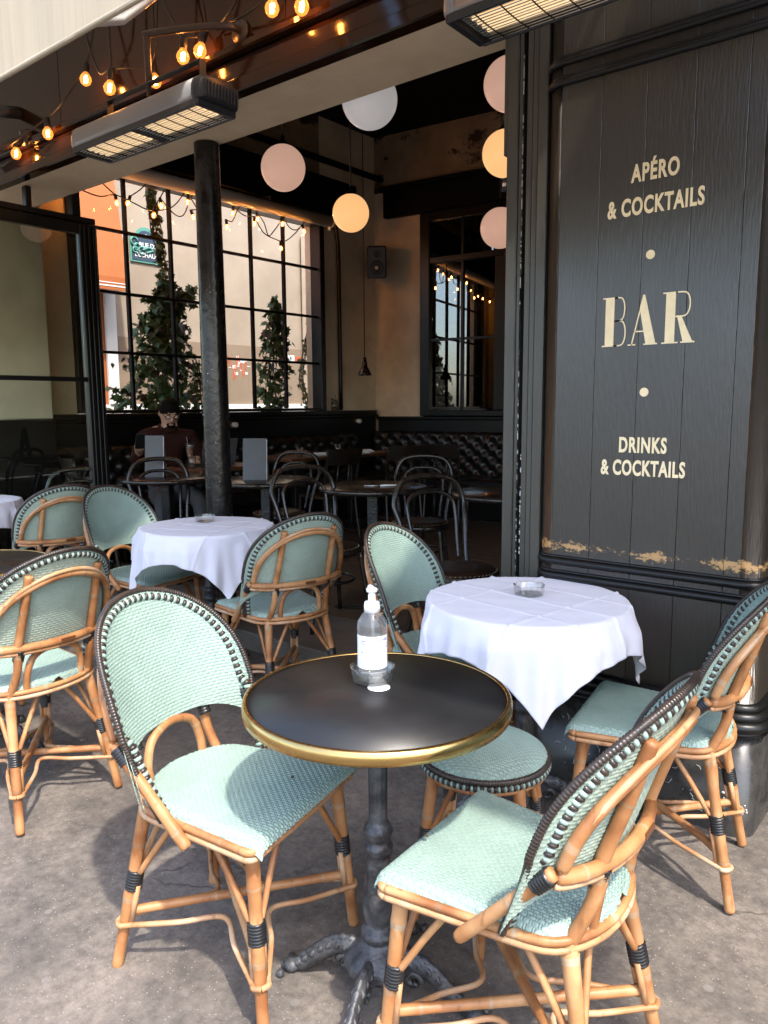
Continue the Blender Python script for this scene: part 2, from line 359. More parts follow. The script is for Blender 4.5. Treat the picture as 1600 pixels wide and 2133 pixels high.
# ------------------------------------------------------------------ mesh helpers
def V(*a): return Vector(a)
class MB:
    """collects vertices and faces of ONE mesh"""
    def __init__(s): s.v = []; s.f = []; s.mi = []; s.sm = []
    def add(s, verts, faces, mi=0, smooth=True):
        o = len(s.v); s.v += [tuple(p) for p in verts]
        s.f += [tuple(i + o for i in q) for q in faces]
        s.mi += [mi] * len(faces); s.sm += [smooth] * len(faces)
    def box(s, x0, x1, y0, y1, z0, z1, b=0.0, mi=0, tf=None):
        if b <= 0:
            v = [(x, y, z) for z in (z0, z1) for y in (y0, y1) for x in (x0, x1)]
            f = [(0, 2, 3, 1), (4, 5, 7, 6), (0, 1, 5, 4), (2, 6, 7, 3), (0, 4, 6, 2), (1, 3, 7, 5)]
        else:
            bm = bmesh.new()
            bmesh.ops.create_cube(bm, size=1.0)
            for q in bm.verts:
                q.co = Vector(((x0 + x1) / 2 + q.co.x * (x1 - x0), (y0 + y1) / 2 + q.co.y * (y1 - y0), (z0 + z1) / 2 + q.co.z * (z1 - z0)))
            bmesh.ops.bevel(bm, geom=list(bm.edges), offset=b, segments=1, affect='EDGES')
            bm.verts.index_update()
            v = [tuple(q.co) for q in bm.verts]; f = [tuple(x.index for x in q.verts) for q in bm.faces]
            bm.free()
        if tf: v = [tuple(tf @ Vector(p)) for p in v]
        s.add(v, f, mi, False)
    def tube(s, path, r, n=8, closed=False, mi=0, caps=True, squash=None):
        """sweep a circle along path; r number or list; squash=(vector, factor) flattens the section"""
        P = [Vector(p) for p in path]; m = len(P)
        R = r if isinstance(r, (list, tuple)) else [r] * m
        T = []
        for i in range(m):
            a = P[(i - 1) % m] if (closed or i > 0) else P[i]
            b = P[(i + 1) % m] if (closed or i < m - 1) else P[i]
            t = (b - a); T.append(t.normalized() if t.length > 1e-9 else Vector((0, 0, 1)))
        u = T[0].orthogonal().normalized(); vs = []
        for i in range(m):
            if i:
                q = T[i - 1].rotation_difference(T[i]); u = (q @ u)
            u = (u - T[i] * u.dot(T[i])).normalized(); w_ = T[i].cross(u)
            for k in range(n):
                a = 2 * math.pi * k / n
                vs.append(P[i] + (u * math.cos(a) + w_ * math.sin(a)) * R[i])
        fs = []
        for i in range(m if closed else m - 1):
            for k in range(n):
                a = i * n + k; b = i * n + (k + 1) % n; c = ((i + 1) % m) * n + (k + 1) % n; d = ((i + 1) % m) * n + k
                fs.append((a, b, c, d))
        if caps and not closed:
            fs.append(tuple(range(n))[::-1]); fs.append(tuple((m - 1) * n + k for k in range(n)))
        s.add(vs, fs, mi, True)
    def lathe(s, prof, c=(0, 0, 0), n=24, mi=0, tf=None, smooth=True):
        vs = []; fs = []
        for (r, z) in prof:
            for k in range(n):
                a = 2 * math.pi * k / n
                vs.append(Vector((c[0] + max(r, 1e-5) * math.cos(a), c[1] + max(r, 1e-5) * math.sin(a), c[2] + z)))
        for i in range(len(prof) - 1):
            for k in range(n):
                fs.append((i * n + k, i * n + (k + 1) % n, (i + 1) * n + (k + 1) % n, (i + 1) * n + k))
        if tf: vs = [tf @ p for p in vs]
        s.add(vs, fs, mi, smooth)
    def sphere(s, c, r, n=20, m=12, sc_=(1, 1, 1), mi=0, tf=None):
        pr = []
        vs = []; fs = []
        for i in range(m + 1):
            t = math.pi * i / m
            for k in range(n):
                a = 2 * math.pi * k / n
                q = Vector((r * sc_[0] * math.sin(t) * math.cos(a), r * sc_[1] * math.sin(t) * math.sin(a), -r * sc_[2] * math.cos(t)))
                if tf: q = tf @ q
                vs.append(Vector(c) + q)
        for i in range(m):
            for k in range(n):
                fs.append((i * n + k, i * n + (k + 1) % n, (i + 1) * n + (k + 1) % n, (i + 1) * n + k))
        s.add(vs, fs, mi, True)
    def poly(s, pts, d, mi=0):
        """extrude a planar outline (list of 3-D points) by the vector d"""
        n = len(pts); P = [Vector(p) for p in pts]; d = Vector(d)
        v = P + [p + d for p in P]
        f = [tuple(range(n))[::-1], tuple(range(n, 2 * n))] + [(i, (i + 1) % n, n + (i + 1) % n, n + i) for i in range(n)]
        s.add(v, f, mi, False)
    def mesh(s, name, mats):
        me = bpy.data.meshes.new(name)
        me.from_pydata(s.v, [], s.f)
        for q in (mats if isinstance(mats, (list, tuple)) else [mats]): me.materials.append(MATS[q])
        me.polygons.foreach_set('material_index', s.mi)
        me.polygons.foreach_set('use_smooth', s.sm)
        me.update()
        return me
    def build(s, name, mats, parent=None, loc=None):
        return put(name, s.mesh(name, mats), parent, loc)
def put(name, me, parent=None, loc=None):
    o = bpy.data.objects.new(name, me); C.objects.link(o)
    if parent is not None: o.parent = parent
    if loc is not None: o.location = loc
    return o
def wpart(name, mb, mats, root):
    """a part whose mesh was written in world coordinates"""
    return mb.build(name, mats, root, tuple(-Vector(root.location)) if root.parent is None else None)
def tag(o, label, cat, group=None):
    o['label'] = label; o['category'] = cat
    if group: o['group'] = group
    return o
def structure(o, label=None):
    o['kind'] = 'structure'
    if label: o['label'] = label
    return o
def thing(name, loc, label, cat, group=None, rotz=0.0):
    o = bpy.data.objects.new(name, None); C.objects.link(o)
    o.empty_display_size = 0.1
    o.location = loc; o.rotation_euler = (0, 0, rotz)
    return tag(o, label, cat, group)
def copy_tree(o, parent=None):
    c = o.copy(); C.objects.link(c); c.parent = parent
    for ch in list(o.children): copy_tree(ch, c)
    return c
def cr(pts, n=8, closed=False):
    """Catmull-Rom through pts"""
    P = [Vector(p) for p in pts]; out = []; m = len(P)
    for i in range(m if closed else m - 1):
        p0 = P[(i - 1) % m] if (closed or i > 0) else P[i] * 2 - P[i + 1]
        p1 = P[i]; p2 = P[(i + 1) % m]
        p3 = P[(i + 2) % m] if (closed or i < m - 2) else p2 * 2 - p1
        for k in range(n):
            t = k / n
            out.append(0.5 * ((2 * p1) + (p2 - p0) * t + (2 * p0 - 5 * p1 + 4 * p2 - p3) * t * t + (3 * p1 - p0 - 3 * p2 + p3) * t ** 3))
    if not closed: out.append(P[-1])
    return out
def resample(path, step):
    P = [Vector(p) for p in path]; d = [0.0]
    for a, b in zip(P, P[1:]): d.append(d[-1] + (b - a).length)
    n = max(2, int(d[-1] / step) + 1); out = []; j = 0
    for i in range(n):
        t = d[-1] * i / (n - 1)
        while j < len(d) - 2 and d[j + 1] < t: j += 1
        k = (t - d[j]) / max(1e-9, d[j + 1] - d[j]); out.append(P[j].lerp(P[j + 1], k))
    return out
def gz(x): return 0.02 * (-x - 1.1)      # the pavement climbs gently to the left

# ================================================================== setting: ground, floor
XW = -6.2                     # inner face of the wall with the big window
FZ = 0.14                     # interior floor height
YB0 = 7.51                    # where the back wall meets the window wall
BA = rad(6.4)                 # the back wall runs slightly off square
mb = MB()
nx, ny = 60, 40
vs = []; fs = []
for j in range(ny + 1):
    for i in range(nx + 1):
        x = -60 + 120 * i / nx; y = -60 + 63.0 * j / ny
        xx = max(-6.5, min(2, x))
        vs.append((x, y, gz(xx)))
for j in range(ny):
    for i in range(nx):
        a = j * (nx + 1) + i
        fs.append((a, a + 1, a + nx + 2, a + nx + 1))
mb.add(vs, fs, 0, False)
structure(mb.build('pavement', 'asphalt'))
mb = MB(); mb.add([(-80, -80, -0.35), (80, -80, -0.35), (80, 80, -0.35), (-80, 80, -0.35)], [(0, 1, 2, 3)], 0, False)
structure(mb.build('ground', 'concrete_strip'))
mb = MB(); mb.box(-9.2, -6.55, 3.2, 30, -0.2, 0.06); structure(mb.build('side_street_road', 'asphalt'))

fl = MB(); fl.box(XW, 4.2, 2.86, 11, -0.1, FZ - 0.02)
fo = structure(fl.build('interior_floor', 'dark_wood'))
meshes = []
for k in range(3):
    q = MB(); q.box(0, 1.0, 0, 0.138, 0, 0.018, 0.003); meshes.append(q.mesh('floor_plank', 'floor_wood'))
yy = 3.30; r_ = 0
while yy < 6.9:
    xx = -5.6 + (r_ % 3) * 0.33
    while xx < -0.6:
        o = put('floor_plank', meshes[r_ % 3], fo, (xx, yy, FZ - 0.019)); o.scale = (0.995, 1, 1)
        xx += 1.0
    yy += 0.1395; r_ += 1
th = MB(); th.box(-5.0, -1.4, 2.75, 3.295, -0.1, FZ, 0.01)
structure(th.build('threshold', 'concrete_strip'))

# ================================================================== interior walls, ceiling
def wall_thing(name, label, loc=(0, 0, 0)): return thing(name, loc, label, 'wall')
wr = wall_thing('window_wall', 'beige plaster side wall holding the big gridded window', (XW, 2.6, 0))
YL, YR, ZS, ZT = 3.50, 6.55, 1.335, 3.42
g = MB()
g.box(XW - 0.25, XW, 2.95, YL, FZ, 4.7); wpart('plaster', g, 'plaster', wr)
g = MB(); g.box(XW - 0.25, XW, YR, 8.2, FZ, 4.7); wpart('plaster', g, 'plaster', wr)
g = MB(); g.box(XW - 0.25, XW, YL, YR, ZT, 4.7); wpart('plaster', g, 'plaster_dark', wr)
g = MB(); g.box(XW - 0.25, XW - 0.002, YL, YR, FZ, ZS - 0.05); wpart('plaster', g, 'room_black', wr)
# black beams above the window and black dado below
g = MB(); g.box(XW, XW + 0.12, 2.9, 6.98, 3.50, 3.86, 0.01); g.box(XW + 0.12, XW + 0.16, 2.9, 7.0, 3.80, 3.88, 0.008)
g.box(XW, XW + 0.10, 2.9, 6.80, 3.42, 3.498); wpart('beam', g, 'room_black', wr)
g = MB(); g.box(XW, XW + 0.05, 2.95, 7.45, FZ, 1.25, 0.006); g.box(XW, XW + 0.09, 2.95, 7.45, 1.25, 1.285, 0.008); wpart('dado', g, 'satin_black', wr)
g = MB(); g.tube([(XW + 0.12, 2.9, 4.06), (XW + 0.12, 7.5, 4.06)], 0.035, 10); g.tube([(XW + 0.12, 5.9, 4.06), (XW + 0.3, 5.7, 3.95)], 0.008, 6); wpart('pipe', g, 'room_black', wr)
# green-grey pier seen through the folded glass door
pr = wall_thing('corner_pier', 'pale olive plaster pier behind the folded glass door', (-6.0, 2.9, 0))
g = MB(); g.box(-6.19, -5.9, 2.55, 3.13, 1.30, 3.4, 0.01); wpart('plaster', g, 'pier_plaster', pr)
g = MB(); g.box(-6.192, -5.89, 2.55, 3.14, 0.06, 1.295, 0.01); wpart('dado', g, 'satin_black', pr)

def bw(s, off, z):           # a point on the back wall: s along it from the corner, off towards the room
    return Vector((XW + s * math.cos(BA) + off * math.sin(BA), YB0 + s * math.sin(BA) - off * math.cos(BA), z))
TB = Matrix.Translation(bw(0, 0, 0)) @ Matrix.Rotation(BA, 4, 'Z')       # local x along wall, -y into room
def bbox(mb_, s0, s1, o0, o1, z0, z1, b=0.0): mb_.box(s0, s1, -o1, -o0, z0, z1, b, 0, TB)
br_ = wall_thing('back_wall', 'rear plaster wall with a tall black framed interior window', tuple(bw(0, 0, 0)))
g = MB(); bbox(g, -0.1, 0.665, -0.2, 0, FZ, 4.7); wpart('plaster', g, 'plaster', br_)
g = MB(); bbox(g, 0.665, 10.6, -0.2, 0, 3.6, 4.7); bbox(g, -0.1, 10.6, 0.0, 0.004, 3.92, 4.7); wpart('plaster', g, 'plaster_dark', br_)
g = MB(); bbox(g, 0.18, 10.6, 0.005, 0.10, 3.60, 3.90, 0.01); bbox(g, 0.14, 10.6, 0.0, 0.14, 3.90, 3.95, 0.01); wpart('beam', g, 'room_black', br_)
g = MB(); bbox(g, 0.06, 10.6, 0.004, 0.05, FZ, 1.22, 0.006); bbox(g, 0.06, 10.6, 0.0, 0.09, 1.22, 1.255, 0.008); wpart('dado', g, 'satin_black', br_)
# interior window in the back wall
iw = thing('interior_window', bw(1.3, 0, 1.28), 'tall black framed glazed partition in the rear wall', 'window')
g = MB()
bbox(g, 0.668, 0.80, 0.0, 0.07, 1.26, 3.598, 0.01); bbox(g, 0.80, 3.2, 0.0, 0.06, 1.26, 1.33, 0.008); bbox(g, 0.80, 3.2, 0.0, 0.06, 3.02, 3.09, 0.006)
bbox(g, 0.80, 3.2, 0.0, 0.06, 3.50, 3.598, 0.006); bbox(g, 1.62, 2.0, 0.0, 0.05, 1.33, 3.6, 0.006)
wpart('frame', g, 'satin_black', iw)
for (s0, s1, z0, z1) in ((1.20, 1.235, 1.331, 3.019), (1.20, 1.235, 3.091, 3.499)):
    g = MB(); bbox(g, s0, s1, 0.005, 0.05, z0, z1, 0.004); wpart('mullion', g, 'satin_black', iw)
g = MB(); bbox(g, 0.80, 1.62, 0.012, 0.04, 2.135, 2.165, 0.003); wpart('mullion', g, 'satin_black', iw)
for (s0, s1, z0, z1) in ((0.801, 1.199, 1.331, 2.134), (1.236, 1.619, 1.331, 2.134), (0.801, 1.199, 2.166, 3.019), (1.236, 1.619, 2.166, 3.019), (0.801, 1.199, 3.091, 3.499), (1.236, 1.619, 3.091, 3.499)):
    g = MB(); bbox(g, s0, s1, 0.02, 0.026, z0, z1); wpart('pane', g, 'mirror_pane', iw)
g = MB(); bbox(g, 0.664, 10.6, -0.24, -0.04, FZ, 3.6); wpart('backing', g, 'room_black', iw)
cl = MB(); cl.box(XW - 0.2, 4.0, 2.87, 11, 4.56, 4.7); structure(cl.build('ceiling', 'room_black'))
rw = MB(); rw.box(4.0, 4.2, 2.6, 11, FZ, 4.7)
tag(rw.build('side_wall', 'plaster'), 'plaster end wall of the cafe far out of view to the right', 'wall')
fq = thing('right_front_column', (1.6, 2.8, FZ), 'black iron column of an added open front that lights the room, out of view to the right', 'column')  # unseen front right of the pier is left open to light the room
g = MB(); g.lathe([(0.1, 0), (.1, .1), (.08, .14), (.075, 2.57), (.09, 2.68)], (1.6, 2.8, FZ), 20); wpart('shaft', g, 'column_black', fq)

# ================================================================== the big gridded window
wn = thing('gridded_window', (XW, YL, ZS), 'large black steel window with a grid of square panes', 'window')
g = MB()
g.box(XW - 0.10, XW + 0.06, YL, YL + 0.06, ZS, ZT, 0.006); g.box(XW - 0.10, XW + 0.06, YR - 0.075, YR, ZS, ZT, 0.006)
g.box(XW - 0.10, XW + 0.06, YL + 0.061, YR - 0.076, ZS, ZS + 0.03, 0.004); g.box(XW - 0.10, XW + 0.06, YL + 0.061, YR - 0.076, ZT - 0.04, ZT, 0.004)
wpart('frame', g, 'satin_black', wn)
g = MB(); g.box(XW + 0.001, XW + 0.11, YL - 0.5, 7.4, ZS - 0.049, ZS - 0.002, 0.006); wpart('sill', g, 'satin_black', wn)
cols = [3.60, 4.06, 4.53, 5.02, 5.515, 5.975]
rows = [1.868, 2.385, 2.912]
for y in cols:
    g = MB(); g.box(XW - 0.034, XW + 0.012, y - 0.0135, y + 0.0135, ZS + 0.031, ZT - 0.041, 0.004); wpart('mullion', g, 'room_black', wn)
edges = [YL + 0.061] + cols + [YR - 0.076]
for z in rows:
    g = MB(); g.box(XW - 0.030, XW + 0.018, YL + 0.061, YR - 0.076, z - 0.012, z + 0.012, 0.004); wpart('mullion', g, 'room_black', wn)
zed = [ZS + 0.031] + rows + [ZT - 0.041]
for a, b in zip(edges, edges[1:]):
    for c, d in zip(zed, zed[1:]):
        g = MB(); g.box(XW - 0.016, XW - 0.012, a + 0.014, b - 0.014, c + 0.0125, d - 0.0125); wpart('pane', g, 'pane', wn)
# black pipe-like post right of the window
g = MB(); g.tube(cr([(XW + 0.06, 6.72, 3.46), (XW + 0.06, 6.76, 3.30), (XW + 0.06, 6.78, 3.0), (XW + 0.06, 6.79, 1.34)], 6), 0.024, 8)
tag(g.build('conduit_pipe', 'satin_black'), 'black vertical pipe beside the window', 'pipe')
# roller blind cassette
rb = thing('roller_blind', (XW + 0.2, 3.5, 3.33), 'pale grey roller blind cassette above the window', 'blind')
g = MB(); g.tube([(XW + 0.19, 3.45, 3.37), (XW + 0.19, 6.50, 3.40)], 0.062, 16); wpart('cassette', g, 'blind_grey', rb)
g = MB(); g.tube([(XW + 0.19, 6.50, 3.40), (XW + 0.19, 6.53, 3.40)], 0.068, 16); g.box(XW + 0.17, XW + 0.21, 6.49, 6.52, 3.31, 3.35); wpart('end_cap', g, 'blind_grey', rb)
for y in (4.1, 5.6):
    g = MB(); g.box(XW + 0.10, XW + 0.19, y, y + 0.03, 3.43, 3.5); wpart('bracket', g, 'steel', rb)

# ================================================================== the street outside the window
st = thing('neighbour_house', (-9.2, 6, 0), 'cream rendered house across the side street', 'building')
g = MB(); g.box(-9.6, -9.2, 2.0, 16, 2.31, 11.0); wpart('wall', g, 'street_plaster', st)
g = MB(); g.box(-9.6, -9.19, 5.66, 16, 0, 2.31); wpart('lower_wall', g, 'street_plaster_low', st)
g = MB(); g.box(-9.6, -9.15, 2, 16, 0, 1.42, 0.01); wpart('plinth', g, 'white_paint', st)
g = MB(); g.box(-9.19, -9.13, 5.63, 5.78, 1.42, 2.86, 0.01); wpart('pilaster', g, 'white_paint', st)
g = MB(); g.box(-9.6, -9.185, 3.0, 5.63, 1.0, 2.86); wpart('shop_front', g, 'orange', st)
g = MB(); g.box(-9.19, -9.1, 9.2, 9.9, 1.42, 4.15, 0.04); wpart('arch_pier', g, 'street_plaster', st)
g = MB()
for i in range(13):
    a0 = i / 13 * 6.0; z = 2.0 + 0.12 * math.sin(a0 * 2.3); y = 7.62 + i * 0.03
    g.box(-9.189, -9.186, y, y + random.uniform(.015, .03), z - random.uniform(.03, .12), z + random.uniform(.02, .10))
g.box(-9.189, -9.186, 9.05, 9.42, 2.10, 2.19); g.box(-9.189, -9.186, 9.30, 9.40, 2.02, 2.2)
wpart('graffiti', g, 'graffiti_red', st)
g = MB()
for i in range(16):
    y = 7.5 + random.random() * .55; z = 1.85 + random.random() * .3
    g.box(-9.1895, -9.1875, y, y + random.uniform(.02, .09), z, z + random.uniform(.01, .05))
g.box(-9.1895, -9.1875, 8.9, 9.04, 2.08, 2.21)
wpart('torn_poster', g, 'white_paint', st)
ob = thing('orange_shop_blind', (-9.1, 4.6, 2.9), 'orange fabric shop blind on the house across the street', 'awning')
g = MB(); g.add([(-9.12, 3.0, 5.2), (-9.12, 5.72, 5.2), (-8.72, 5.72, 2.98), (-8.72, 3.0, 2.98)], [(0, 1, 2, 3)], 0, False)
g.add([(-9.15, 5.72, 5.2), (-9.15, 5.72, 2.98), (-8.72, 5.72, 2.98)], [(0, 1, 2)], 0, False); wpart('fabric', g, 'orange', ob)
g = MB(); g.box(-8.735, -8.715, 3.0, 5.73, 2.82, 2.98); wpart('valance', g, 'orange', ob)
g = MB(); g.box(-8.7145, -8.711, 3.0, 5.73, 2.86, 2.875); g.box(-8.7145, -8.711, 3.0, 5.73, 2.90, 2.91); wpart('stripe', g, 'label_white', ob)
bx_ = thing('wall_box', (-9.15, 5.85, 3.4), 'small white electrical box beside the orange blind', 'box')
g = MB(); g.box(-9.195, -9.10, 5.79, 5.93, 3.38, 3.60, 0.012); wpart('body', g, 'white_paint', bx_)
g = MB(); g.box(-9.10, -9.09, 5.86, 5.90, 3.43, 3.47); wpart('button', g, 'graffiti_red', bx_)
g = MB(); g.box(-9.195, -9.15, 5.80, 5.86, 3.2, 3.38, 0.01); wpart('bracket', g, 'white_paint', bx_)
# street name plate
def text_mesh(body, size, thick, sx=1.0, bold=0.0, shear=0.0, spacing=1.0):
    cu = bpy.data.curves.new('lettering', 'FONT')
    cu.body = body; cu.size = size; cu.extrude = thick; cu.offset = bold; cu.shear = shear; cu.space_character = spacing
    cu.align_x = 'CENTER'; cu.resolution_u = 4
    o = bpy.data.objects.new('lettering_tmp', cu); C.objects.link(o)
    dg = bpy.context.evaluated_depsgraph_get(); dg.update()
    me = bpy.data.meshes.new_from_object(o.evaluated_get(dg), depsgraph=dg)
    bpy.data.objects.remove(o); bpy.data.curves.remove(cu)
    me.materials.clear()
    me.transform(Matrix.Diagonal((sx, 1, 1, 1)))
    return me
def letters(name, me, material, parent, m4):
    me.transform(m4); me.materials.append(MATS[material])
    return put(name, me, parent, tuple(-Vector(parent.location)))
sg = thing('street_sign', (-9.18, 6.3, 3.35), 'blue enamel street name plate with green border and graffiti', 'sign')
def sheet(y0, y1, z0, z1, x, mat_, name, arch=0.0):
    pts = [(x, y0, z0), (x, y1, z0), (x, y1, z1)]
    if arch:
        cy = (y0 + y1) / 2; hw = (y1 - y0) * .32
        pts += [(x, cy + hw, z1)] + [(x, cy + hw * math.cos(a), z1 + arch * math.sin(a)) for a in [math.pi * k / 10 for k in range(1, 10)]] + [(x, cy - hw, z1)]
    pts += [(x, y0, z1)]
    g = MB(); g.poly(pts, (-0.012, 0, 0)); return wpart(name, g, mat_, sg)
sheet(6.06, 6.56, 3.30, 3.63, -9.178, 'sign_green', 'border', 0.13)
sheet(6.085, 6.535, 3.325, 3.605, -9.172, 'sign_blue', 'plate', 0.11)
RY = Matrix.Rotation(rad(90), 4, 'Z') @ Matrix.Rotation(rad(90), 4, 'X')
letters('lettering', text_mesh('RUE DE', 0.085, 0.001, 0.95, 0.001), 'label_white', sg, Matrix.Translation((-9.168, 6.33, 3.50)) @ RY)
letters('lettering', text_mesh("L'ÉCHAUDÉ", 0.085, 0.001, 0.95, 0.001), 'label_white', sg, Matrix.Translation((-9.168, 6.33, 3.37)) @ RY)
letters('lettering', text_mesh('6', 0.05, 0.001, 0.95, 0.001), 'label_white', sg, Matrix.Translation((-9.168, 6.31, 3.64)) @ RY)
g = MB()
for (cy, cz, r0) in ((6.12, 3.56, .05), (6.16, 3.49, .045), (6.23, 3.45, .05), (6.13, 3.45, .035)):
    g.tube([(-9.165, cy + r0 * math.cos(a), cz + r0 * math.sin(a)) for a in [k * .5 for k in range(12)]], .012, 5)
g.tube(cr([(-9.165, 6.24, 3.46), (-9.165, 6.34, 3.50), (-9.165, 6.40, 3.47), (-9.165, 6.3, 3.43)], 5), .014, 5)
wpart('graffiti', g, 'sign_green', sg)

# ================================================================== cafe front: beam, fascia, column
YF = 2.53
fr = thing('cafe_front_beam', (-3.4, YF, 2.8), 'black moulded beam with plastered underside above the open cafe front', 'beam')
g = MB(); g.box(-6.2, 4.2, YF, 2.875, 2.80, 2.83); wpart('soffit', g, 'soffit_plaster', fr)
g = MB(); g.box(-6.2, 4.2, 2.831 - 0.3, 2.87, 2.831, 4.7); wpart('core', g, 'room_black', fr)
g = MB()
g.box(-6.2, -1.36, YF - 0.075, YF - 0.002, 2.795, 2.855, 0.006); g.box(-6.2, -1.36, YF - 0.055, YF - 0.002, 2.858, 2.945, 0.004)
g.box(-6.2, -1.36, YF - 0.10, YF - 0.002, 2.948, 2.985, 0.008); wpart('moulding', g, 'gloss_black', fr)
g = MB(); g.tube([(-2.93, YF - 0.05, 2.80), (-2.93, YF - 0.05, 2.70)], 0.006, 6); wpart('hook', g, 'iron_black', fr)
fs_ = thing('fascia_board', (-3.0, YF, 3.0), 'glossy dark lacquered fascia board above the cafe front', 'facade')
for x0 in [-6.2 + i * 0.92 for i in range(8)]:
    g = MB(); g.box(x0, x0 + 0.917, YF - 0.06, YF - 0.002, 2.988, 4.3, 0.003); wpart('board', g, 'gloss_black', fs_)
ub = thing('low_slab', (0, 5, 4.7), 'unseen low slab in place of the upper storeys, letting sun reach the street', 'roof')
g = MB(); g.box(-6.45, 6.0, YF, 12, 4.705, 5.05); wpart('slab', g, 'concrete_wall', ub)  # stands in for unseen upper storeys, cut low so sun passes to the street wall

co = thing('cast_iron_column', (-3.50, 2.815, FZ), 'tall black painted iron column standing at the cafe front', 'column')
g = MB()
prof = [(0.105, -0.10), (0.105, 0.10), (0.095, 0.12), (0.082, 0.14), (0.076, 0.3), (0.074, 1.0), (0.0695, 2.2), (0.068, 2.655)]
ring = []
for i in range(len(prof) - 1):
    for k in range(6):
        t = k / 6; ring.append((prof[i][0] * (1 - t) + prof[i + 1][0] * t, prof[i][1] * (1 - t) + prof[i + 1][1] * t))
ring.append(prof[-1])
g.lathe(ring, (-3.50, 2.815, FZ), 28); wpart('shaft', g, 'column_black', co)
g = MB()
for _ in range(26):
    z = random.uniform(.9, 2.2); a = rad(random.uniform(-150, -20)); r0 = .0725
    g.sphere((-3.50 + r0 * math.cos(a), 2.815 + r0 * math.sin(a), z), random.uniform(.0012, .003), 6, 4)
wpart('paint_chip', g, 'paper', co)['kind'] = 'stuff'

# ================================================================== lettered black panel (the pier)
PX0, PX1 = -1.325, -0.555
pn = thing('bar_sign_panel', (-0.94, YF, 0), 'black lacquered plank panel with gold lettering for the bar', 'facade panel')
edges_p = [PX0 + 0.062, -1.262 + 0.143, -0.970, -0.819, -0.667, PX1 - 0.06]
pe = [-1.263, -1.119, -0.970, -0.819, -0.6665, -0.615]
for a, b in zip(pe, pe[1:]):
    g = MB(); g.box(a + 0.0006, b - 0.0006, YF, YF + 0.03, 0.43, 2.9, 0.0011); wpart('plank', g, 'panel_wood', pn)
def bull(xc, sgn):
    pts = []
    for k in range(9):
        a = math.pi / 2 * k / 8
        pts.append((xc + sgn * 0.062 * math.sin(a), YF + 0.062 - 0.062 * math.cos(a)))
    pts.append((xc + sgn * 0.062, YF + 0.35)); pts.append((xc, YF + 0.35))
    return pts
for xc, sgn in ((-1.2635, -1), (-0.6145, 1)):
    g = MB(); P = bull(xc, sgn); n = len(P)
    v = [(x, y, 0.43) for x, y in P] + [(x, y, 2.9) for x, y in P]
    g.add(v, [(i, (i + 1) % n, n + (i + 1) % n, n + i) for i in range(n)] + [tuple(range(n)), tuple(range(n, 2 * n))], 0, True)
    wpart('rounded_edge', g, 'panel_wood', pn)
def rail_path(z, out):
    c0, c1 = -1.2635, -0.6145; r0 = 0.062 + out; P = [(c0 - r0, YF + 0.20, z)]
    for k in range(9):
        a = math.pi / 2 * k / 8; P.append((c0 - r0 * math.cos(a), YF + 0.062 - r0 * math.sin(a), z))
    for k in range(9):
        a = math.pi / 2 * k / 8; P.append((c1 + r0 * math.sin(a), YF + 0.062 - r0 * math.cos(a), z))
    P.append((c1 + r0, YF + 0.3, z)); return P
for z in (2.525, 2.462, 0.826, 0.772):
    g = MB(); g.tube(rail_path(z, 0.002), 0.0135, 10); g.tube(rail_path(z + 0.017, 0.0), 0.006, 8); wpart('moulding', g, 'satin_black', pn)
for z, o_, r0 in ((0.425, 0.006, 0.016), (0.398, 0.016, 0.018), (0.368, 0.026, 0.020), (0.345, 0.020, 0.014)):
    g = MB(); g.tube(rail_path(z, o_), r0, 10); wpart('base_moulding', g, 'satin_black', pn)
g = MB()
P = [(x, y) for x, y, _ in rail_path(0, 0.012)]; n = len(P)
v = [(x, y, -0.05) for x, y in P] + [(x, y, 0.34) for x, y in P]
g.add(v, [(i, i + 1, n + i + 1, n + i) for i in range(n - 1)] + [tuple(range(n, 2 * n))], 0, True)
wpart('plinth', g, 'stone_black', pn)
g = MB()
for _ in range(120):           # scratches and a white smear on the stone plinth
    x = random.uniform(-1.2, -0.6); z = random.uniform(.03, .32); a = random.uniform(0, 3.1); l = random.uniform(.004, .03)
    g.tube([(x, YF - 0.0125, z), (x + l * .5 * math.cos(a), YF - 0.0125, z + l * .5 * math.sin(a)), (x + l * math.cos(a + .5), YF - 0.0125, z + l * math.sin(a + .5))], .0009, 4)
for _ in range(60):
    x = random.gauss(-.60, .02); z = random.gauss(.10, .014)
    g.sphere((x, YF - 0.012, z), random.uniform(.002, .007), 6, 4, (1, .15, .8))
wpart('scuff', g, 'paper', pn)['kind'] = 'stuff'
# gold lettering, standing 1.5 mm proud
RX = Matrix.Rotation(rad(90), 4, 'X')
def gold(body, size, x, z, sx, sp=1.0, sh=0.0):
    letters('lettering', text_mesh(body, size, 0.0012, sx, 0.0022, sh, sp), 'gold_letter', pn, Matrix.Translation((x, YF - 0.001, z)) @ RX)
gold('APÉRO', 0.075, -0.935, 2.098, 0.60, 1.14)
gold('& COCKTAILS', 0.075, -0.934, 1.996, 0.60, 1.12)
gold('DRINKS', 0.070, -0.942, 1.230, 0.60, 1.14)
gold('& COCKTAILS', 0.070, -0.941, 1.153, 0.60, 1.10)
for x, z in ((-0.94, 1.865), (-0.943, 1.428)):
    g = MB(); g.poly([(x + .0145 * math.cos(a), YF - 0.0022, z + .0145 * math.sin(a)) for a in [2 * math.pi * k / 24 for k in range(24)]], (0, 0.003, 0)); wpart('dot', g, 'gold_letter', pn)
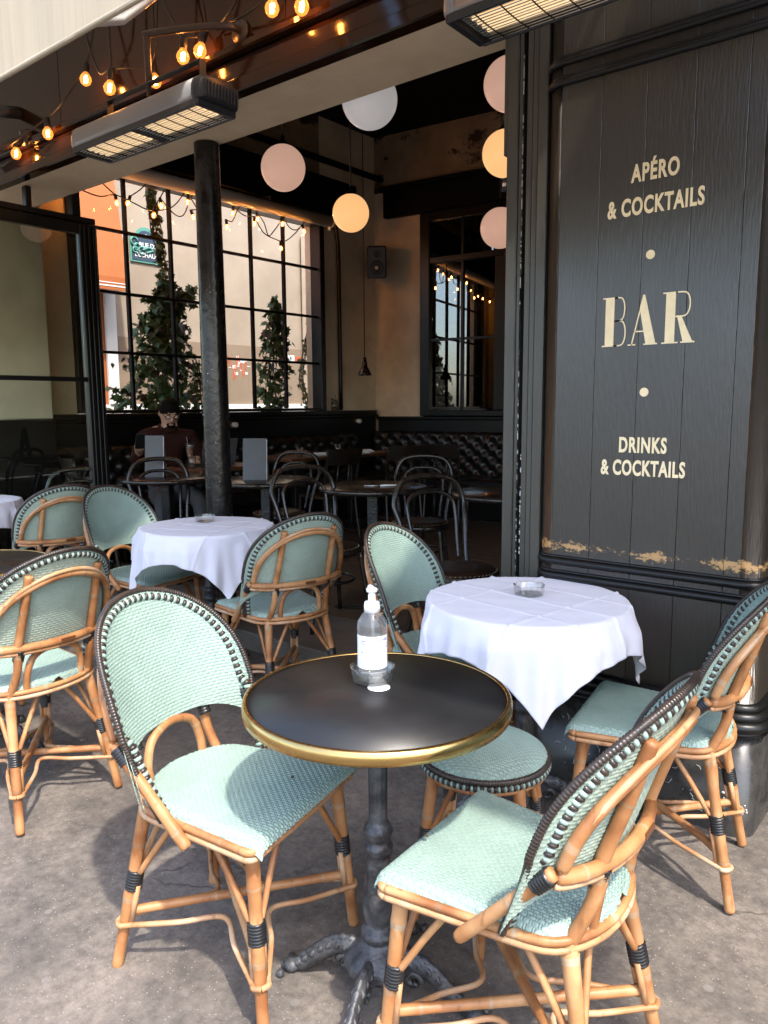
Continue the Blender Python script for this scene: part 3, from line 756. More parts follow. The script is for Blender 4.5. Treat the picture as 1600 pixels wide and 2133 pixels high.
# art-deco BAR: heavy stems with hairline bowls
def flat(pts): 
    g = MB(); g.poly([(x, YF - 0.0022, z) for x, z in pts], (0, 0.003, 0)); return g
def hair(path, r_=0.0022):
    g = MB(); n = len(path); L_ = []; R_ = []
    for i, (x, z) in enumerate(path):
        a = path[max(0, i - 1)]; b = path[min(n - 1, i + 1)]; dx, dz = b[0] - a[0], b[1] - a[1]; l = math.hypot(dx, dz) or 1
        L_.append((x - dz / l * r_, z + dx / l * r_)); R_.append((x + dz / l * r_, z - dx / l * r_))
    vv = [(x, YF - 0.0021, z) for x, z in L_] + [(x, YF - 0.0021, z) for x, z in R_]
    g.add(vv, [(i, i + 1, n + i + 1, n + i) for i in range(n - 1)], 0, False); return g
def lob(x0, zb, zt, w_):
    h = (zt - zb) / 2; c = (zt + zb) / 2; P = [(x0, zt)]
    for k in range(13):
        a = math.pi / 2 - math.pi * k / 12; P.append((x0 + w_ * .45 + w_ * .55 * max(0, math.cos(a)) ** .7, c + h * math.sin(a)))
    P.append((x0, zb)); return P
Z0, Z1 = 1.581, 1.741
def glyph(gs):
    g = MB()
    for q in gs: g.add(q.v, q.f, 0, False)
    wpart('lettering', g, 'gold_letter', pn)
bx0 = -1.094
glyph([flat([(bx0 + .010, Z0), (bx0 + .040, Z0), (bx0 + .040, Z1), (bx0 + .010, Z1)]), hair([(bx0, Z0 + .002), (bx0 + .052, Z0 + .002)]), hair([(bx0, Z1 - .002), (bx0 + .052, Z1 - .002)]),
       hair(lob(bx0 + .040, 1.664, Z1 - .002, .036)), hair(lob(bx0 + .040, Z0 + .002, 1.664, .040))])
ax0 = -1.004
glyph([flat([(ax0 + .046, Z1), (ax0 + .052, Z1), (ax0 + .092, Z0), (ax0 + .060, Z0), (ax0 + .036, 1.70)]), hair([(ax0 + .048, Z1 - .003), (ax0 + .012, Z0)]),
       hair([(ax0, Z0 + .002), (ax0 + .026, Z0 + .002)]), hair([(ax0 + .052, Z0 + .002), (ax0 + .098, Z0 + .002)]), hair([(ax0 + .022, 1.625), (ax0 + .066, 1.625)])])
rx0 = -0.893
glyph([flat([(rx0 + .010, Z0), (rx0 + .040, Z0), (rx0 + .040, Z1), (rx0 + .010, Z1)]), hair([(rx0, Z0 + .002), (rx0 + .052, Z0 + .002)]), hair([(rx0, Z1 - .002), (rx0 + .046, Z1 - .002)]),
       hair(lob(rx0 + .040, 1.664, Z1 - .002, .046)), flat([(rx0 + .046, 1.668), (rx0 + .060, 1.664), (rx0 + .098, Z0), (rx0 + .068, Z0)]), hair([(rx0 + .060, Z0 + .002), (rx0 + .104, Z0 + .002)])])

# ================================================================== door jambs and folded leaf left of the panel
jb = thing('door_jamb', (-1.40, 2.6, 0.0), 'stack of black painted jamb strips beside the lettered panel', 'door frame')
for (x0, x1, y0, y1) in ((-1.366, -1.328, 2.555, 2.80), (-1.392, -1.369, 2.565, 2.62), (-1.419, -1.394, 2.572, 2.80)):
    g = MB(); g.box(x0, x1, y0, y1, 0.02, 2.83, 0.003); wpart('strip', g, 'jamb_paint', jb)
g = MB(); g.box(-1.448, -1.420, 2.68, 2.80, 0.02, 2.83); wpart('groove', g, 'room_black', jb)
dl = thing('folding_door_leaf', (-1.49, 2.6, 0.0), 'folded black door leaf with chipped paint edge', 'door')
g = MB(); g.box(-1.515, -1.470, 2.60, 2.68, 0.16, 2.79, 0.004); wpart('stile', g, 'jamb_paint', dl)
g = MB(); g.box(-1.469, -1.452, 2.605, 2.675, 0.16, 2.79, 0.003); wpart('stile', g, 'jamb_paint', dl)
g = MB(); g.box(-1.535, -1.516, 2.61, 2.66, 2.30, 2.79, 0.003); wpart('bolt_cover', g, 'jamb_paint', dl)
bt = MB(); bt.tube([(-1.523, 2.625, 2.30), (-1.523, 2.625, 2.22)], 0.005, 8); bt.box(-1.543, -1.516, 2.612, 2.634, 2.175, 2.225, 0.004)
bo = wpart('bolt', bt, 'iron_black', dl)
g = MB(); g.lathe([(0.0, 0), (.009, 0), (.009, .002), (0, .002)], (0, 0, 0), 14, 0, Matrix.Translation((-1.529, 2.611, 2.20)) @ Matrix.Rotation(rad(90), 4, 'X')); g.build('bolt_hole', 'steel', bo)
g = MB()
for _ in range(220):
    z = random.choice([random.uniform(.5, 2.6), random.gauss(1.75, .25), random.gauss(1.0, .15)])
    if .2 < z < 2.75: g.box(-1.4525, -1.4505, 2.6035, 2.6065 + random.random() * .002, z, z + random.uniform(.003, .03))
for _ in range(26):
    z = random.gauss(1.0, .10); g.box(-1.4195, -1.4175, 2.571, 2.574, z, z + random.uniform(.004, .02))
wpart('paint_chip', g, 'paper', dl)['kind'] = 'stuff'

# ================================================================== folded glass door at the left
gd = thing('folded_glass_door', (-5.0, 2.7, 0.1), 'black framed glass door folded back at the left end', 'door')
g = MB()
g.box(-5.03, -4.97, 2.90, 3.03, 0.12, 2.62, 0.006); g.box(-5.03, -4.97, 1.95, 2.899, 2.55, 2.62, 0.006); g.box(-5.03, -4.97, 1.95, 2.899, 0.12, 0.36, 0.006)
wpart('frame', g, 'satin_black', gd)
for y in (2.92, 2.955, 2.99):
    g = MB(); g.box(-4.968, -4.955, y, y + 0.02, 0.12, 2.60, 0.003); wpart('bead', g, 'satin_black', gd)
g = MB(); g.box(-5.02, -4.965, 1.95, 2.899, 1.565, 1.595, 0.004); wpart('mid_rail', g, 'satin_black', gd)
for z0, z1 in ((0.361, 1.564), (1.596, 2.549)):
    g = MB(); g.box(-5.003, -4.997, 1.95, 2.899, z0, z1); wpart('pane', g, 'door_pane', gd)
tr_ = thing('transom_frame', (-5.2, 3.0, 2.63), 'black frame bars above the folded glass door', 'door frame')
g = MB(); g.box(-5.06, -4.98, 1.95, 3.03, 2.625, 2.665, 0.006); wpart('bar', g, 'satin_black', tr_)
g = MB(); g.box(-5.06, -4.99, 2.87, 2.93, 2.667, 4.55, 0.005); wpart('post', g, 'satin_black', tr_)
g = MB(); g.box(-5.05, -5.0, 2.56, 2.60, 2.667, 2.795, 0.004); wpart('post', g, 'satin_black', tr_)

# ================================================================== rattan bistro chairs
def weave_h(a, b, pa, pb, amp, gap=0.26, ticks=2):
    """relief of a woven sheet: long floats along a (repeat pa), rows of pitch pb along b, thin binders crossing"""
    j = np.floor(b / pb); fb = b / pb - j
    i = a / pa + 0.5 * (np.mod(j, 2)); fi = i - np.floor(i)
    weft = np.sqrt(np.clip(1 - (2 * fb - 1) ** 2, 0, 1))
    # envelope: the float dives under at both ends
    e = np.clip(np.minimum(fi - gap, 1 - fi) / 0.13, 0, 1); e = e * e * (3 - 2 * e)
    hw = weft * (0.10 + 0.90 * e)
    tick = np.zeros_like(a)
    for k in range(ticks):
        c = gap * (k + 0.5) / ticks; w_ = gap / ticks * 0.46
        tick = np.maximum(tick, np.sqrt(np.clip(1 - ((fi - c) / w_) ** 2, 0, 1)))
    ht = tick * (0.55 + 0.5 * np.sin(np.pi * fb)) * (fi < gap)
    return amp * np.maximum(hw, ht)
def grid_mesh(name, P, material, flip=False, extra=None):
    """quad mesh from an (n, m, 3) array"""
    n, m_ = P.shape[:2]
    me = bpy.data.meshes.new(name)
    idx = np.arange(n * m_).reshape(n, m_)
    q = np.stack([idx[:-1, :-1], idx[1:, :-1], idx[1:, 1:], idx[:-1, 1:]], -1).reshape(-1, 4)
    if flip: q = q[:, ::-1]
    vv = P.reshape(-1, 3)
    if extra is not None:
        P2, flip2 = extra; n2, m2 = P2.shape[:2]
        i2 = np.arange(n2 * m2).reshape(n2, m2) + len(vv)
        q2 = np.stack([i2[:-1, :-1], i2[1:, :-1], i2[1:, 1:], i2[:-1, 1:]], -1).reshape(-1, 4)
        if flip2: q2 = q2[:, ::-1]
        k1 = len(q); vv = np.concatenate([vv, P2.reshape(-1, 3)]); q = np.concatenate([q, q2])
    me.vertices.add(len(vv)); me.vertices.foreach_set('co', vv.astype(np.float32).ravel())
    me.loops.add(len(q) * 4); me.loops.foreach_set('vertex_index', q.astype(np.int32).ravel())
    me.polygons.add(len(q)); me.polygons.foreach_set('loop_start', np.arange(0, len(q) * 4, 4, dtype=np.int32))
    me.polygons.foreach_set('loop_total', np.full(len(q), 4, dtype=np.int32))
    mats_ = material if isinstance(material, (list, tuple)) else [material]
    for k in mats_: me.materials.append(MATS[k])
    if extra is not None and len(mats_) > 1:
        mi = np.zeros(len(q), dtype=np.int32); mi[k1:] = 1; me.polygons.foreach_set('material_index', mi)
    me.polygons.foreach_set('use_smooth', np.ones(len(q), dtype=bool))
    me.update(calc_edges=True); me.validate()
    return me
def normals_of(P):
    du = np.gradient(P, axis=0); dv = np.gradient(P, axis=1)
    n = np.cross(du, dv); n /= np.linalg.norm(n, axis=2, keepdims=True) + 1e-12
    return n

# ---- shape of the backrest (chair frame: x to the sitter's right, y forward, z up, origin under the seat)
WS, ZK, ZA = 0.240, 0.632, 0.276          # half width, height of the widest point, rise of the arch
def yb(z): return -0.185 - 0.33 * (z - 0.46)
def shell_pt(x, z, off=0.0):
    """point on the curved back sheet; off pushes it outwards (backwards)"""
    s = np.clip(x / 0.256, -1, 1); ph = np.arcsin(s)
    y = yb(z) + 0.150 * (1 - np.cos(ph))
    nx_, ny_ = np.sin(ph) * 0.75, -np.cos(ph)
    ln = np.sqrt(nx_ ** 2 + ny_ ** 2)
    return np.stack([x + off * nx_ / ln, y + off * ny_ / ln, z + 0 * x], -1)
def shell_mesh():
    def sheet(ns, nv, off, amp, sgn):
        s = np.linspace(-1, 1, ns); x = WS * np.sin(s * np.pi / 2)
        zt = ZK + ZA * np.cos(s * np.pi / 2) ** 0.64
        zl = 0.585 - 0.125 * np.abs(s) ** 3.0
        v = np.linspace(0, 1, nv)
        X = np.repeat(x[:, None], nv, 1); Z = zl[:, None] + (zt - zl)[:, None] * v[None, :]
        P = shell_pt(X, Z, off)
        arc = np.cumsum(np.r_[0, np.hypot(np.diff(x), np.diff(shell_pt(x, 0 * x + .7)[:, 1]))])
        A = np.repeat(arc[:, None], nv, 1)
        N_ = normals_of(P); N_ *= np.sign((N_[..., 1:2]).mean()) * sgn
        H = weave_h(A, Z, 0.0200, 0.0082, amp, 0.36)
        return P + N_ * H[..., None]
    F_ = sheet(380, 290, 0.0, 0.0028, 1)
    B_ = sheet(280, 220, 0.004, 0.0024, -1)
    return grid_mesh('backrest', F_, ['mint', 'mint_back'], False, (B_, True))
def rim_path(off=0.0, inset=0.0, n=60):
    """edge of the back sheet from the left side of the seat, over the top, to the right side"""
    P = []
    for sgn in (-1,):
        for k in range(14):
            t = k / 14; z = 0.440 + (ZK - 0.440) * t
            x = sgn * (0.203 + (WS - 0.203) * (t ** 0.8)); q = shell_pt(np.array(x), np.array(z), off)
            y = q[1] + 0.045 * (1 - t) ** 1.3
            P.append(Vector((x + inset, y, z)))
    L_ = len(P)
    for k in range(n + 1):
        s = -1 + 2 * k / n; x = (WS - inset) * math.sin(s * math.pi / 2); z = ZK + (ZA - inset) * abs(math.cos(s * math.pi / 2)) ** 0.64
        q = shell_pt(np.array(x), np.array(z), off); P.append(Vector(q))
    for p in reversed(P[:L_]): P.append(Vector((-p.x, p.y, p.z)))
    return P
def bumpy(path, pitch, r0, dr, n=8, per=4):
    """rod wound with cane: radius swells once per pitch"""
    P = resample(path, pitch / per); R = [r0 + dr * abs(math.sin(math.pi * i / per)) for i in range(len(P))]
    g = MB(); g.tube(P, R, n); return g
def striped(path, pitch, r0, dr, n=8):
    g = MB(); P = resample(path, pitch / 3)
    k = 0
    while k + 3 < len(P):
        seg = P[k:k + 4]; g.tube(seg, [r0, r0 + dr, r0 + dr, r0], n, False, (k // 3) % 2, True); k += 3
    return g
LEGS = [(-1, 1), (1, 1), (-1, -1), (1, -1)]
def leg_pts(sx, sy, seat='chair'):
    if seat == 'stool': return Vector((sx * .112, sy * .112, .425)), Vector((sx * .158, sy * .158, .0))
    return (Vector((sx * .182, .158, .432)), Vector((sx * .208, .195, 0))) if sy > 0 else (Vector((sx * .142, -.178, .445)), Vector((sx * .188, -.262, 0)))
MESH = {}
def cached(key, fn):
    if key not in MESH: MESH[key] = fn()
    return MESH[key]
def seat_half(y):
    """half width of the chair seat at depth y"""
    t = (y + 0.225) / 0.435
    w0 = 0.168 + 0.052 * min(1, max(0, t))
    if y < -0.13: w0 *= math.sqrt(max(0.0, 1 - ((-0.13 - y) / 0.098) ** 2))
    return w0
def seat_mesh():
    n, m_ = 330, 330
    v = np.linspace(0, 1, m_)                    # back to front, then over the rolled front edge
    L_ = 0.441; d = v * L_
    y = np.where(d < 0.405, -0.227 + d, 0)
    z = np.zeros(m_); rr = 0.028
    for k in range(m_):
        e = d[k] - 0.405
        if e > 0:
            a = min(e / rr, math.pi / 2); y[k] = 0.178 + rr * math.sin(a); z[k] = -rr * (1 - math.cos(a)) - max(0, e - rr * math.pi / 2)
    hw = np.array([seat_half(min(0.205, q)) for q in np.where(d < 0.405, y, 0.2)])
    hw = hw - np.clip((d - 0.405) / 0.05, 0, 1) ** 2 * 0.012
    u = np.linspace(-1, 1, n)
    X = u[:, None] * hw[None, :]; Y = np.repeat(y[None, :], n, 0); Z = 0.462 + np.repeat(z[None, :], n, 0)
    edge = np.clip((np.abs(X) - (hw[None, :] - 0.022)) / 0.022, 0, 1)
    Z = Z - 0.018 * edge ** 2 - 0.010 * np.exp(-(X / .12) ** 2 - ((Y + .01) / .12) ** 2)
    P = np.stack([X, Y, Z], -1)
    H = weave_h(np.repeat(d[None, :], n, 0), X + 10, 0.0180, 0.0090, 0.0038, 0.25, 1)
    N_ = normals_of(P); N_ *= np.sign(N_[..., 2:3].mean())
    P = P + N_ * H[..., None]
    return grid_mesh('seat', P, 'mint')
def seat_outline(off, z, y_front=0.172):
    P = []
    ys = [y_front - k * (y_front + 0.12) / 10 for k in range(11)]
    for y in ys: P.append(Vector((-(seat_half(y) + off), y, z)))
    for k in range(1, 16):
        a = math.pi * k / 16; P.append(Vector((-(0.178 + off) * math.cos(a), -0.125 - (0.10 + off) * math.sin(a), z)))
    for y in reversed(ys): P.append(Vector((seat_half(y) + off, y, z)))
    xf = seat_half(y_front) + off                      # round the front corners and close across the front
    for k in range(1, 6):
        a = math.pi / 2 * k / 6; P.append(Vector((xf - .02 + .02 * math.cos(a), y_front + .02 * math.sin(a), z)))
    P.append(Vector((xf - .02, y_front + .02, z))); P.append(Vector((0, y_front + .02, z - .004))); P.append(Vector((-xf + .02, y_front + .02, z)))
    for k in range(1, 6):
        a = math.pi / 2 * (1 - k / 6); P.append(Vector((-xf + .02 - .02 * math.cos(a), y_front + .02 * math.sin(a), z)))
    P.append(P[0].copy())
    return P
CANE = random.Random(21)
def cane(pts, r0, r1=None, n=9):
    """a rattan pole: swollen pale nodes at uneven spacing, slightly wandering thickness"""
    P = resample(pts, .007); m_ = len(P); r1 = r1 or r0
    R = [(r0 + (r1 - r0) * i / (m_ - 1)) * (1 + .03 * math.sin(i * .21 + CANE.random() * .3)) for i in range(m_)]
    mi = [0] * m_; i = int(CANE.uniform(4, 20))
    while i < m_ - 3:
        for q, k in ((-1, .03), (0, .085), (1, .05), (2, .02)): R[i + q] *= 1 + k
        mi[i] = 1; mi[i + 1] = 1 if CANE.random() < .6 else 0
        i += int(CANE.uniform(17, 32))
    R[0] *= .9; R[-1] *= .88
    g = MB(); g.tube(P, R, n); L_ = (m_ - 1) * n
    for f in range(L_): g.mi[f] = mi[f // n]
    return g
def rod(name, pts, r0, parent, material='rattan', n=8, taper=None):
    return cane(pts, r0, None, n).build(name, [material, 'rattan_node'], parent)
def legs(root, kind):
    inner = Vector((0, 0, .16)); L2 = {}
    for sx, sy in LEGS:
        a, b = leg_pts(sx, sy, kind); L2[(sx, sy)] = (a, b)
        P = [a.lerp(b, t) + Vector((0, 0, 0)) for t in (0, .2, .4, .6, .8, .96, 1)]
        lg = cane(P, .0165, .0142, 10).build('leg', ['rattan', 'rattan_node'], root)
        zb = .235; t = (a.z - zb) / a.z; c = a.lerp(b, t)
        ax = (b - a).normalized()
        in_ = Vector((-sx, -sy, 0)).normalized()
        g = bumpy([c - ax * .026 + in_ * .004, c + ax * .026 + in_ * .004], .0072, .0195, .0022, 10); g.build('binding', 'binding_black', lg)
        # slim twin rods below the binding, and two braces above it
        for q in (Vector((-sx, 0, 0)), Vector((0, -sy, 0))):
            o_ = q * .019
            p0 = a.lerp(b, (a.z - .222) / a.z) + o_; p1 = a.lerp(b, (a.z - .128) / a.z) + o_
            g = MB(); g.tube([p0, p1], .0072, 7); g.build('splint', 'rattan_pale', lg)
            reach = .115 if kind == 'chair' else .075
            top = a + q * reach + Vector((0, 0, -.005)); bot = a.lerp(b, (a.z - .255) / a.z) + q * .017
            g = MB(); g.tube(cr([bot, bot.lerp(top, .12) , bot.lerp(top, .55) + Vector((0, 0, .004)), top], 4), .0078, 7); g.build('brace', 'rattan', lg)
    # crossed stretchers and the bent canes that tie the legs together
    for i, (k0, k1) in enumerate((((-1, 1), (1, -1)), ((1, 1), (-1, -1)))):
        p = [L2[k][0].lerp(L2[k][1], (L2[k][0].z - .155) / L2[k][0].z) for k in (k0, k1)]
        p[0].z += .006 * (i * 2 - 1); p[1].z += .006 * (i * 2 - 1)
        cane([p[0], p[0].lerp(p[1], .5), p[1]], .0115).build('stretcher', ['rattan', 'rattan_node'], root)
    order = [(-1, 1), (1, 1), (1, -1), (-1, -1)]
    for i in range(4):
        k0, k1 = order[i], order[(i + 1) % 4]
        q0 = L2[k0][0].lerp(L2[k0][1], (L2[k0][0].z - .122) / L2[k0][0].z); q1 = L2[k1][0].lerp(L2[k1][1], (L2[k1][0].z - .122) / L2[k1][0].z)
        mid = (q0 + q1) / 2; md = Vector((mid.x, mid.y, 0)).normalized(); c = Vector((mid.x * .40, mid.y * .40, .138))
        o0 = Vector((q0.x, q0.y, 0)).normalized(); o1 = Vector((q1.x, q1.y, 0)).normalized()
        s0 = (md - o0 * md.dot(o0)).normalized(); s1 = (md - o1 * md.dot(o1)).normalized()
        P = [q0 + o0 * .019, q0 + o0 * .010 + s0 * .017, q0 - o0 * .012 + s0 * .019, q0.lerp(c, .55) + s0 * .012, c, q1.lerp(c, .55) + s1 * .012, q1 - o1 * .012 + s1 * .019, q1 + o1 * .010 + s1 * .017, q1 + o1 * .019]
        g = MB(); g.tube(cr(P, 6), .0068, 7); g.build('tie_cane', 'rattan_pale', root)
def make_chair():
    t = thing('rattan_chair', (0, 0, 0), 'x', 'chair')
    put('seat', cached('seat', seat_mesh), t)
    put('backrest', cached('shell', shell_mesh), t)
    bumpy(rim_path(0.002), .0072, .0070, .0016, 8).build('rim', 'coil_black', t)
    striped(rim_path(0.002, .0185), .0100, .0088, .0026, 8).build('striped_rim', ['mint', 'coil_black'], t)
    # canes of the back frame
    def loop(zlow, dz, off):
        P = []
        for k in range(41):
            s = -1 + 2 * k / 40; x = .202 * math.sin(s * math.pi / 2)
            z = zlow + (ZK + ZA - dz - zlow) * max(0.0, math.cos(s * math.pi / 2)) ** .80
            P.append(Vector(shell_pt(np.array(x), np.array(z), off)))
        return P
    rod('back_frame', loop(.618, .078, .022), .0125, t, n=9); rod('back_frame', loop(.612, .064, .027), .0068, t, 'rattan_pale', 7)
    def rail(z, off, w_):
        return [Vector(shell_pt(np.array(w_ * math.sin(s * math.pi / 2)), np.array(z - .012 * math.cos(s * math.pi / 2)), off)) for s in [-1 + k / 14 for k in range(29)]]
    rl = rod('back_rail', rail(.607, .026, .206), .0135, t, n=9); rod('back_rail', rail(.591, .032, .208), .0066, t, 'rattan_pale', 7)
    c = Vector(shell_pt(np.array(0.02), np.array(.597), .0395))
    g = MB(); g.box(c.x - .026, c.x + .026, c.y - .002, c.y + .002, c.z - .006, c.z + .007, .001); g.build('name_plate', 'brown_wood', rl)
    for sx in (-1, 1):
        P = cr([shell_pt(np.array(sx * .118), np.array(.842), .014), shell_pt(np.array(sx * .120), np.array(.72), .019), shell_pt(np.array(sx * .124), np.array(.60), .021), (sx * .132, -.218, .52), (sx * .142, -.182, .43)], 6)
        po = rod('back_post', P, .0138, t, n=9)
        q = Vector((sx * .127, -.228, .575)); bumpy([q + Vector((0, -.006, .02)), q + Vector((0, .012, -.022))], .0072, .0165, .002, 9).build('binding', 'binding_black', po)
        # side cane running past the seat rail to a free end
        a0 = Vector(shell_pt(np.array(sx * .212), np.array(.612), .022)); a1 = Vector((sx * .219, -.030, .445)); a2 = a1 + (a1 - a0).normalized() * .055
        sp = rod('side_cane', [a0, a0.lerp(a1, .5), a1, a2], .0135, t, n=9)
        q = a0.lerp(a1, .12); d_ = (a1 - a0).normalized(); bumpy([q - d_ * .02, q + d_ * .022], .0072, .016, .002, 9).build('binding', 'binding_black', sp)
    rod('back_hoop', cr([(-.098, -.205, .440), (-.098, -.214, .50), (-.072, -.220, .557), (0, -.226, .577), (.072, -.220, .557), (.098, -.214, .50), (.098, -.205, .440)], 6), .0115, t, n=9)
    rod('seat_rail', seat_outline(.006, .441), .0090, t, 'rattan', 7); rod('seat_rail', seat_outline(.009, .425), .0072, t, 'rattan_pale', 7)
    legs(t, 'chair')
    return t
def make_stool():
    t = thing('rattan_stool', (0, 0, 0), 'x', 'stool')
    def sm():
        n = 260; R0 = .172
        u = np.linspace(-1, 1, n); A, B = np.meshgrid(u, u, indexing='ij')
        # square-to-disc map keeps the weave rows straight
        X = A * np.sqrt(1 - B ** 2 / 2) * R0; Y = B * np.sqrt(1 - A ** 2 / 2) * R0
        r2 = np.clip((X ** 2 + Y ** 2) / R0 ** 2, 0, 1)
        Z = .428 + .040 * np.sqrt(np.clip(1 - r2 ** 2.2, 0, 1)) 
        P = np.stack([X, Y, Z], -1); N_ = normals_of(P); N_ *= np.sign(N_[..., 2:3].mean())
        return grid_mesh('seat', P + N_ * weave_h(Y + 10, X + 10, .0180, .0090, .0036, .25, 1)[..., None], 'mint')
    put('seat', cached('stoolseat', sm), t)
    ring = lambda r0, z: [Vector((r0 * math.cos(a), r0 * math.sin(a), z)) for a in [2 * math.pi * k / 72 for k in range(73)]]
    bumpy(ring(.174, .431), .0075, .0075, .0022).build('rim', 'coil_black', t)
    striped(ring(.174, .415), .0085, .0065, .0035).build('striped_rim', ['mint', 'coil_black'], t)
    rod('seat_rail', ring(.168, .402), .009, t, 'rattan', 7)
    legs(t, 'stool')
    return t
def place(root, x, y, ang, label, group, z=None, first=False):
    o = root if first else copy_tree(root)
    o.location = (x, y, gz(x) if z is None else z); o.rotation_euler = (0, 0, rad(ang) - math.pi / 2)
    o['label'] = label
    if group: o['group'] = group
    return o
CH = make_chair()
GR = 'mint rattan bistro chairs on the terrace'
place(CH, -1.408, 1.174, 12.6, 'mint woven rattan chair left of the bare black table, seen from its front', GR, first=True)
place(CH, -0.732, 1.330, 183.0, 'mint woven rattan chair nearest the camera, its curved back turned to us', GR)
place(CH, -0.780, 2.260, 189.5, 'mint woven rattan chair at far right against the lettered panel', GR)
place(CH, -1.610, 2.400, 8.0, 'mint woven rattan chair behind the soap bottle, left of the right cloth table', GR)
place(CH, -2.580, 2.390, 166.0, 'mint woven rattan chair right of the left cloth table, back towards us', GR)
place(CH, -3.540, 2.360, 10.0, 'mint woven rattan chair left of the left cloth table, facing us with a light stripe', GR)
place(CH, -2.640, 1.215, 185.0, 'large mint woven rattan chair at left edge, seen from behind', GR)
place(CH, -4.270, 2.190, 172.0, 'mint woven rattan chair beside the far left cloth table, seen from behind', GR)
place(CH, -5.350, 2.020, 5.0, 'mint woven rattan chair cut off at the far left edge', GR)
place(CH, -3.560, 1.330, 8.0, 'mint woven rattan chair outside the left edge, only a foot showing', GR)
ST = make_stool()
GS = 'mint rattan stools on the terrace'
place(ST, -1.060, 1.745, 20.0, 'round mint woven stool under the bare black table', GS, first=True)
place(ST, -3.060, 2.030, 35.0, 'round mint woven stool half hidden behind the front left chair', GS)

# ================================================================== terrace tables
def iron_leg(ang):
    """one scrolled cast leg ending in a paw"""
    c, s = math.cos(ang), math.sin(ang)
    P2 = [(.030, .095), (.070, .112), (.115, .104), (.160, .070), (.200, .034), (.232, .020)]
    P = cr([(r_ * c, r_ * s, z) for r_, z in P2], 6)
    g = MB(); n = len(P); R = [.027 - .011 * i / (n - 1) for i in range(n)]
    g.tube(P, R, 10)
    for i in range(3, n - 4, 3):          # leaf lobes along both flanks
        for sd in (-1, 1):
            q = P[i]; tx = Vector((-s, c, 0)) * sd; g.tube([q + Vector((0, 0, R[i] * .7)), q + tx * R[i] * .95 + Vector((c, s, 0)) * .012, q + tx * R[i] * .6 + Vector((c * .022, s * .022, -R[i] * .5))], [.006, .0075, .003], 6)
    lat = Vector((-s, c, 0))
    g.v = [tuple(Vector(p) - lat * (Vector(p).dot(lat)) * .36) for p in g.v]
    g.sphere((.232 * c, .232 * s, .020), .022, 12, 8, (1.0, 1.0, .8))
    for k in (-.35, 0, .35):
        a = ang + k * .35; g.sphere((.251 * math.cos(a), .251 * math.sin(a), .012), .011, 8, 6)
    # acanthus rib on top and scroll under
    T = cr([(r_ * c, r_ * s, z + .018) for r_, z in P2[:5]], 6)
    g.tube(T, [.008 + .003 * (i % 3 == 0) for i in range(len(T))], 7)
    sc_ = [( (.085 + .022 * math.cos(a) * (1 - a / 9)) * c, (.085 + .022 * math.cos(a) * (1 - a / 9)) * s, .066 + .022 * math.sin(a) * (1 - a / 9)) for a in [k * .45 for k in range(14)]]
    g.tube(sc_, .009, 7)
    return g
def make_table(cloth=False, R0=0.293, H0=0.748, nlegs=4):
    t = thing('bistro_table', (0, 0, 0), 'x', 'table')
    g = MB(); g.lathe([(0, H0 - .0225), (R0 - .0035, H0 - .0225), (R0 - .0035, H0), (0, H0)], n=72); put('table_top', g.mesh('table_top', 'top_black'), t)
    g = MB(); g.lathe([(R0 - .002, H0 - .027), (R0 + .006, H0 - .026), (R0 + .008, H0 - .012), (R0 + .006, H0 + .0005), (R0 + .002, H0 + .003), (R0 - .0045, H0 + .003), (R0 - .0055, H0 + .001)], n=72); g.build('brass_edge', 'brass', t)
    g = MB()
    for k in range(4):
        a = math.pi / 4 + k * math.pi / 2; g.tube([(0, 0, H0 - .05), (.19 * math.cos(a), .19 * math.sin(a), H0 - .03)], .013, 7)
    g.build('top_bracket', 'iron_black', t)
    # fluted shaft
    prof = [(.048, H0 - .03), (.05, H0 - .045), (.030, H0 - .055), (.034, H0 - .07), (.0245, H0 - .085), (.0225, H0 - .12), (.0215, .46), (.023, .445), (.031, .435), (.035, .425), (.031, .412), (.026, .40), (.034, .388), (.035, .376), (.027, .364),
            (.030, .34), (.034, .28), (.034, .22), (.029, .19), (.040, .180), (.044, .172), (.042, .162), (.037, .155), (.043, .146), (.066, .130), (.082, .108), (.080, .088), (.055, .072), (.02, .068)]
    g = MB(); n = 40; vs = []; fs = []
    fine = []
    for i in range(len(prof) - 1):
        for k in range(3):
            tt = k / 3; fine.append((prof[i][0] * (1 - tt) + prof[i + 1][0] * tt, prof[i][1] * (1 - tt) + prof[i + 1][1] * tt))
    fine.append(prof[-1])
    for r_, z in fine:
        for k in range(n):
            a = 2 * math.pi * k / n; fl_ = 1.0
            if .46 < z < H0 - .09: fl_ = 1 - .12 * (k % 4 == 0)
            if .19 < z < .35: fl_ = 1 + .10 * math.sin(4 * a + z * 30)
            if .09 < z < .145: fl_ = 1 + .05 * math.cos(12 * a)
            vs.append((r_ * fl_ * math.cos(a), r_ * fl_ * math.sin(a), z))
    for i in range(len(fine) - 1):
        for k in range(n): fs.append((i * n + k, (i + 1) * n + k, (i + 1) * n + (k + 1) % n, i * n + (k + 1) % n))
    g.add(vs, fs, 0, True); g.build('column', 'iron', t)
    for k in range(nlegs):
        lg = iron_leg(2 * math.pi * k / nlegs + .0).build('leg', 'iron', t)
    return t
TB1 = make_table()
TABLES = [(-1.053, 1.272, 18, 'round black cafe table with a brass edge carrying the soap bottle'),
          (-1.190, 2.215, 40, 'round iron pedestal table under the right white cloth'),
          (-3.110, 2.420, 10, 'round iron pedestal table under the left white cloth'),
          (-4.920, 1.990, 10, 'round iron pedestal table under the far left white cloth'),
          (-3.100, 1.265, 30, 'bare black table with a brass edge cut off at the left edge')]
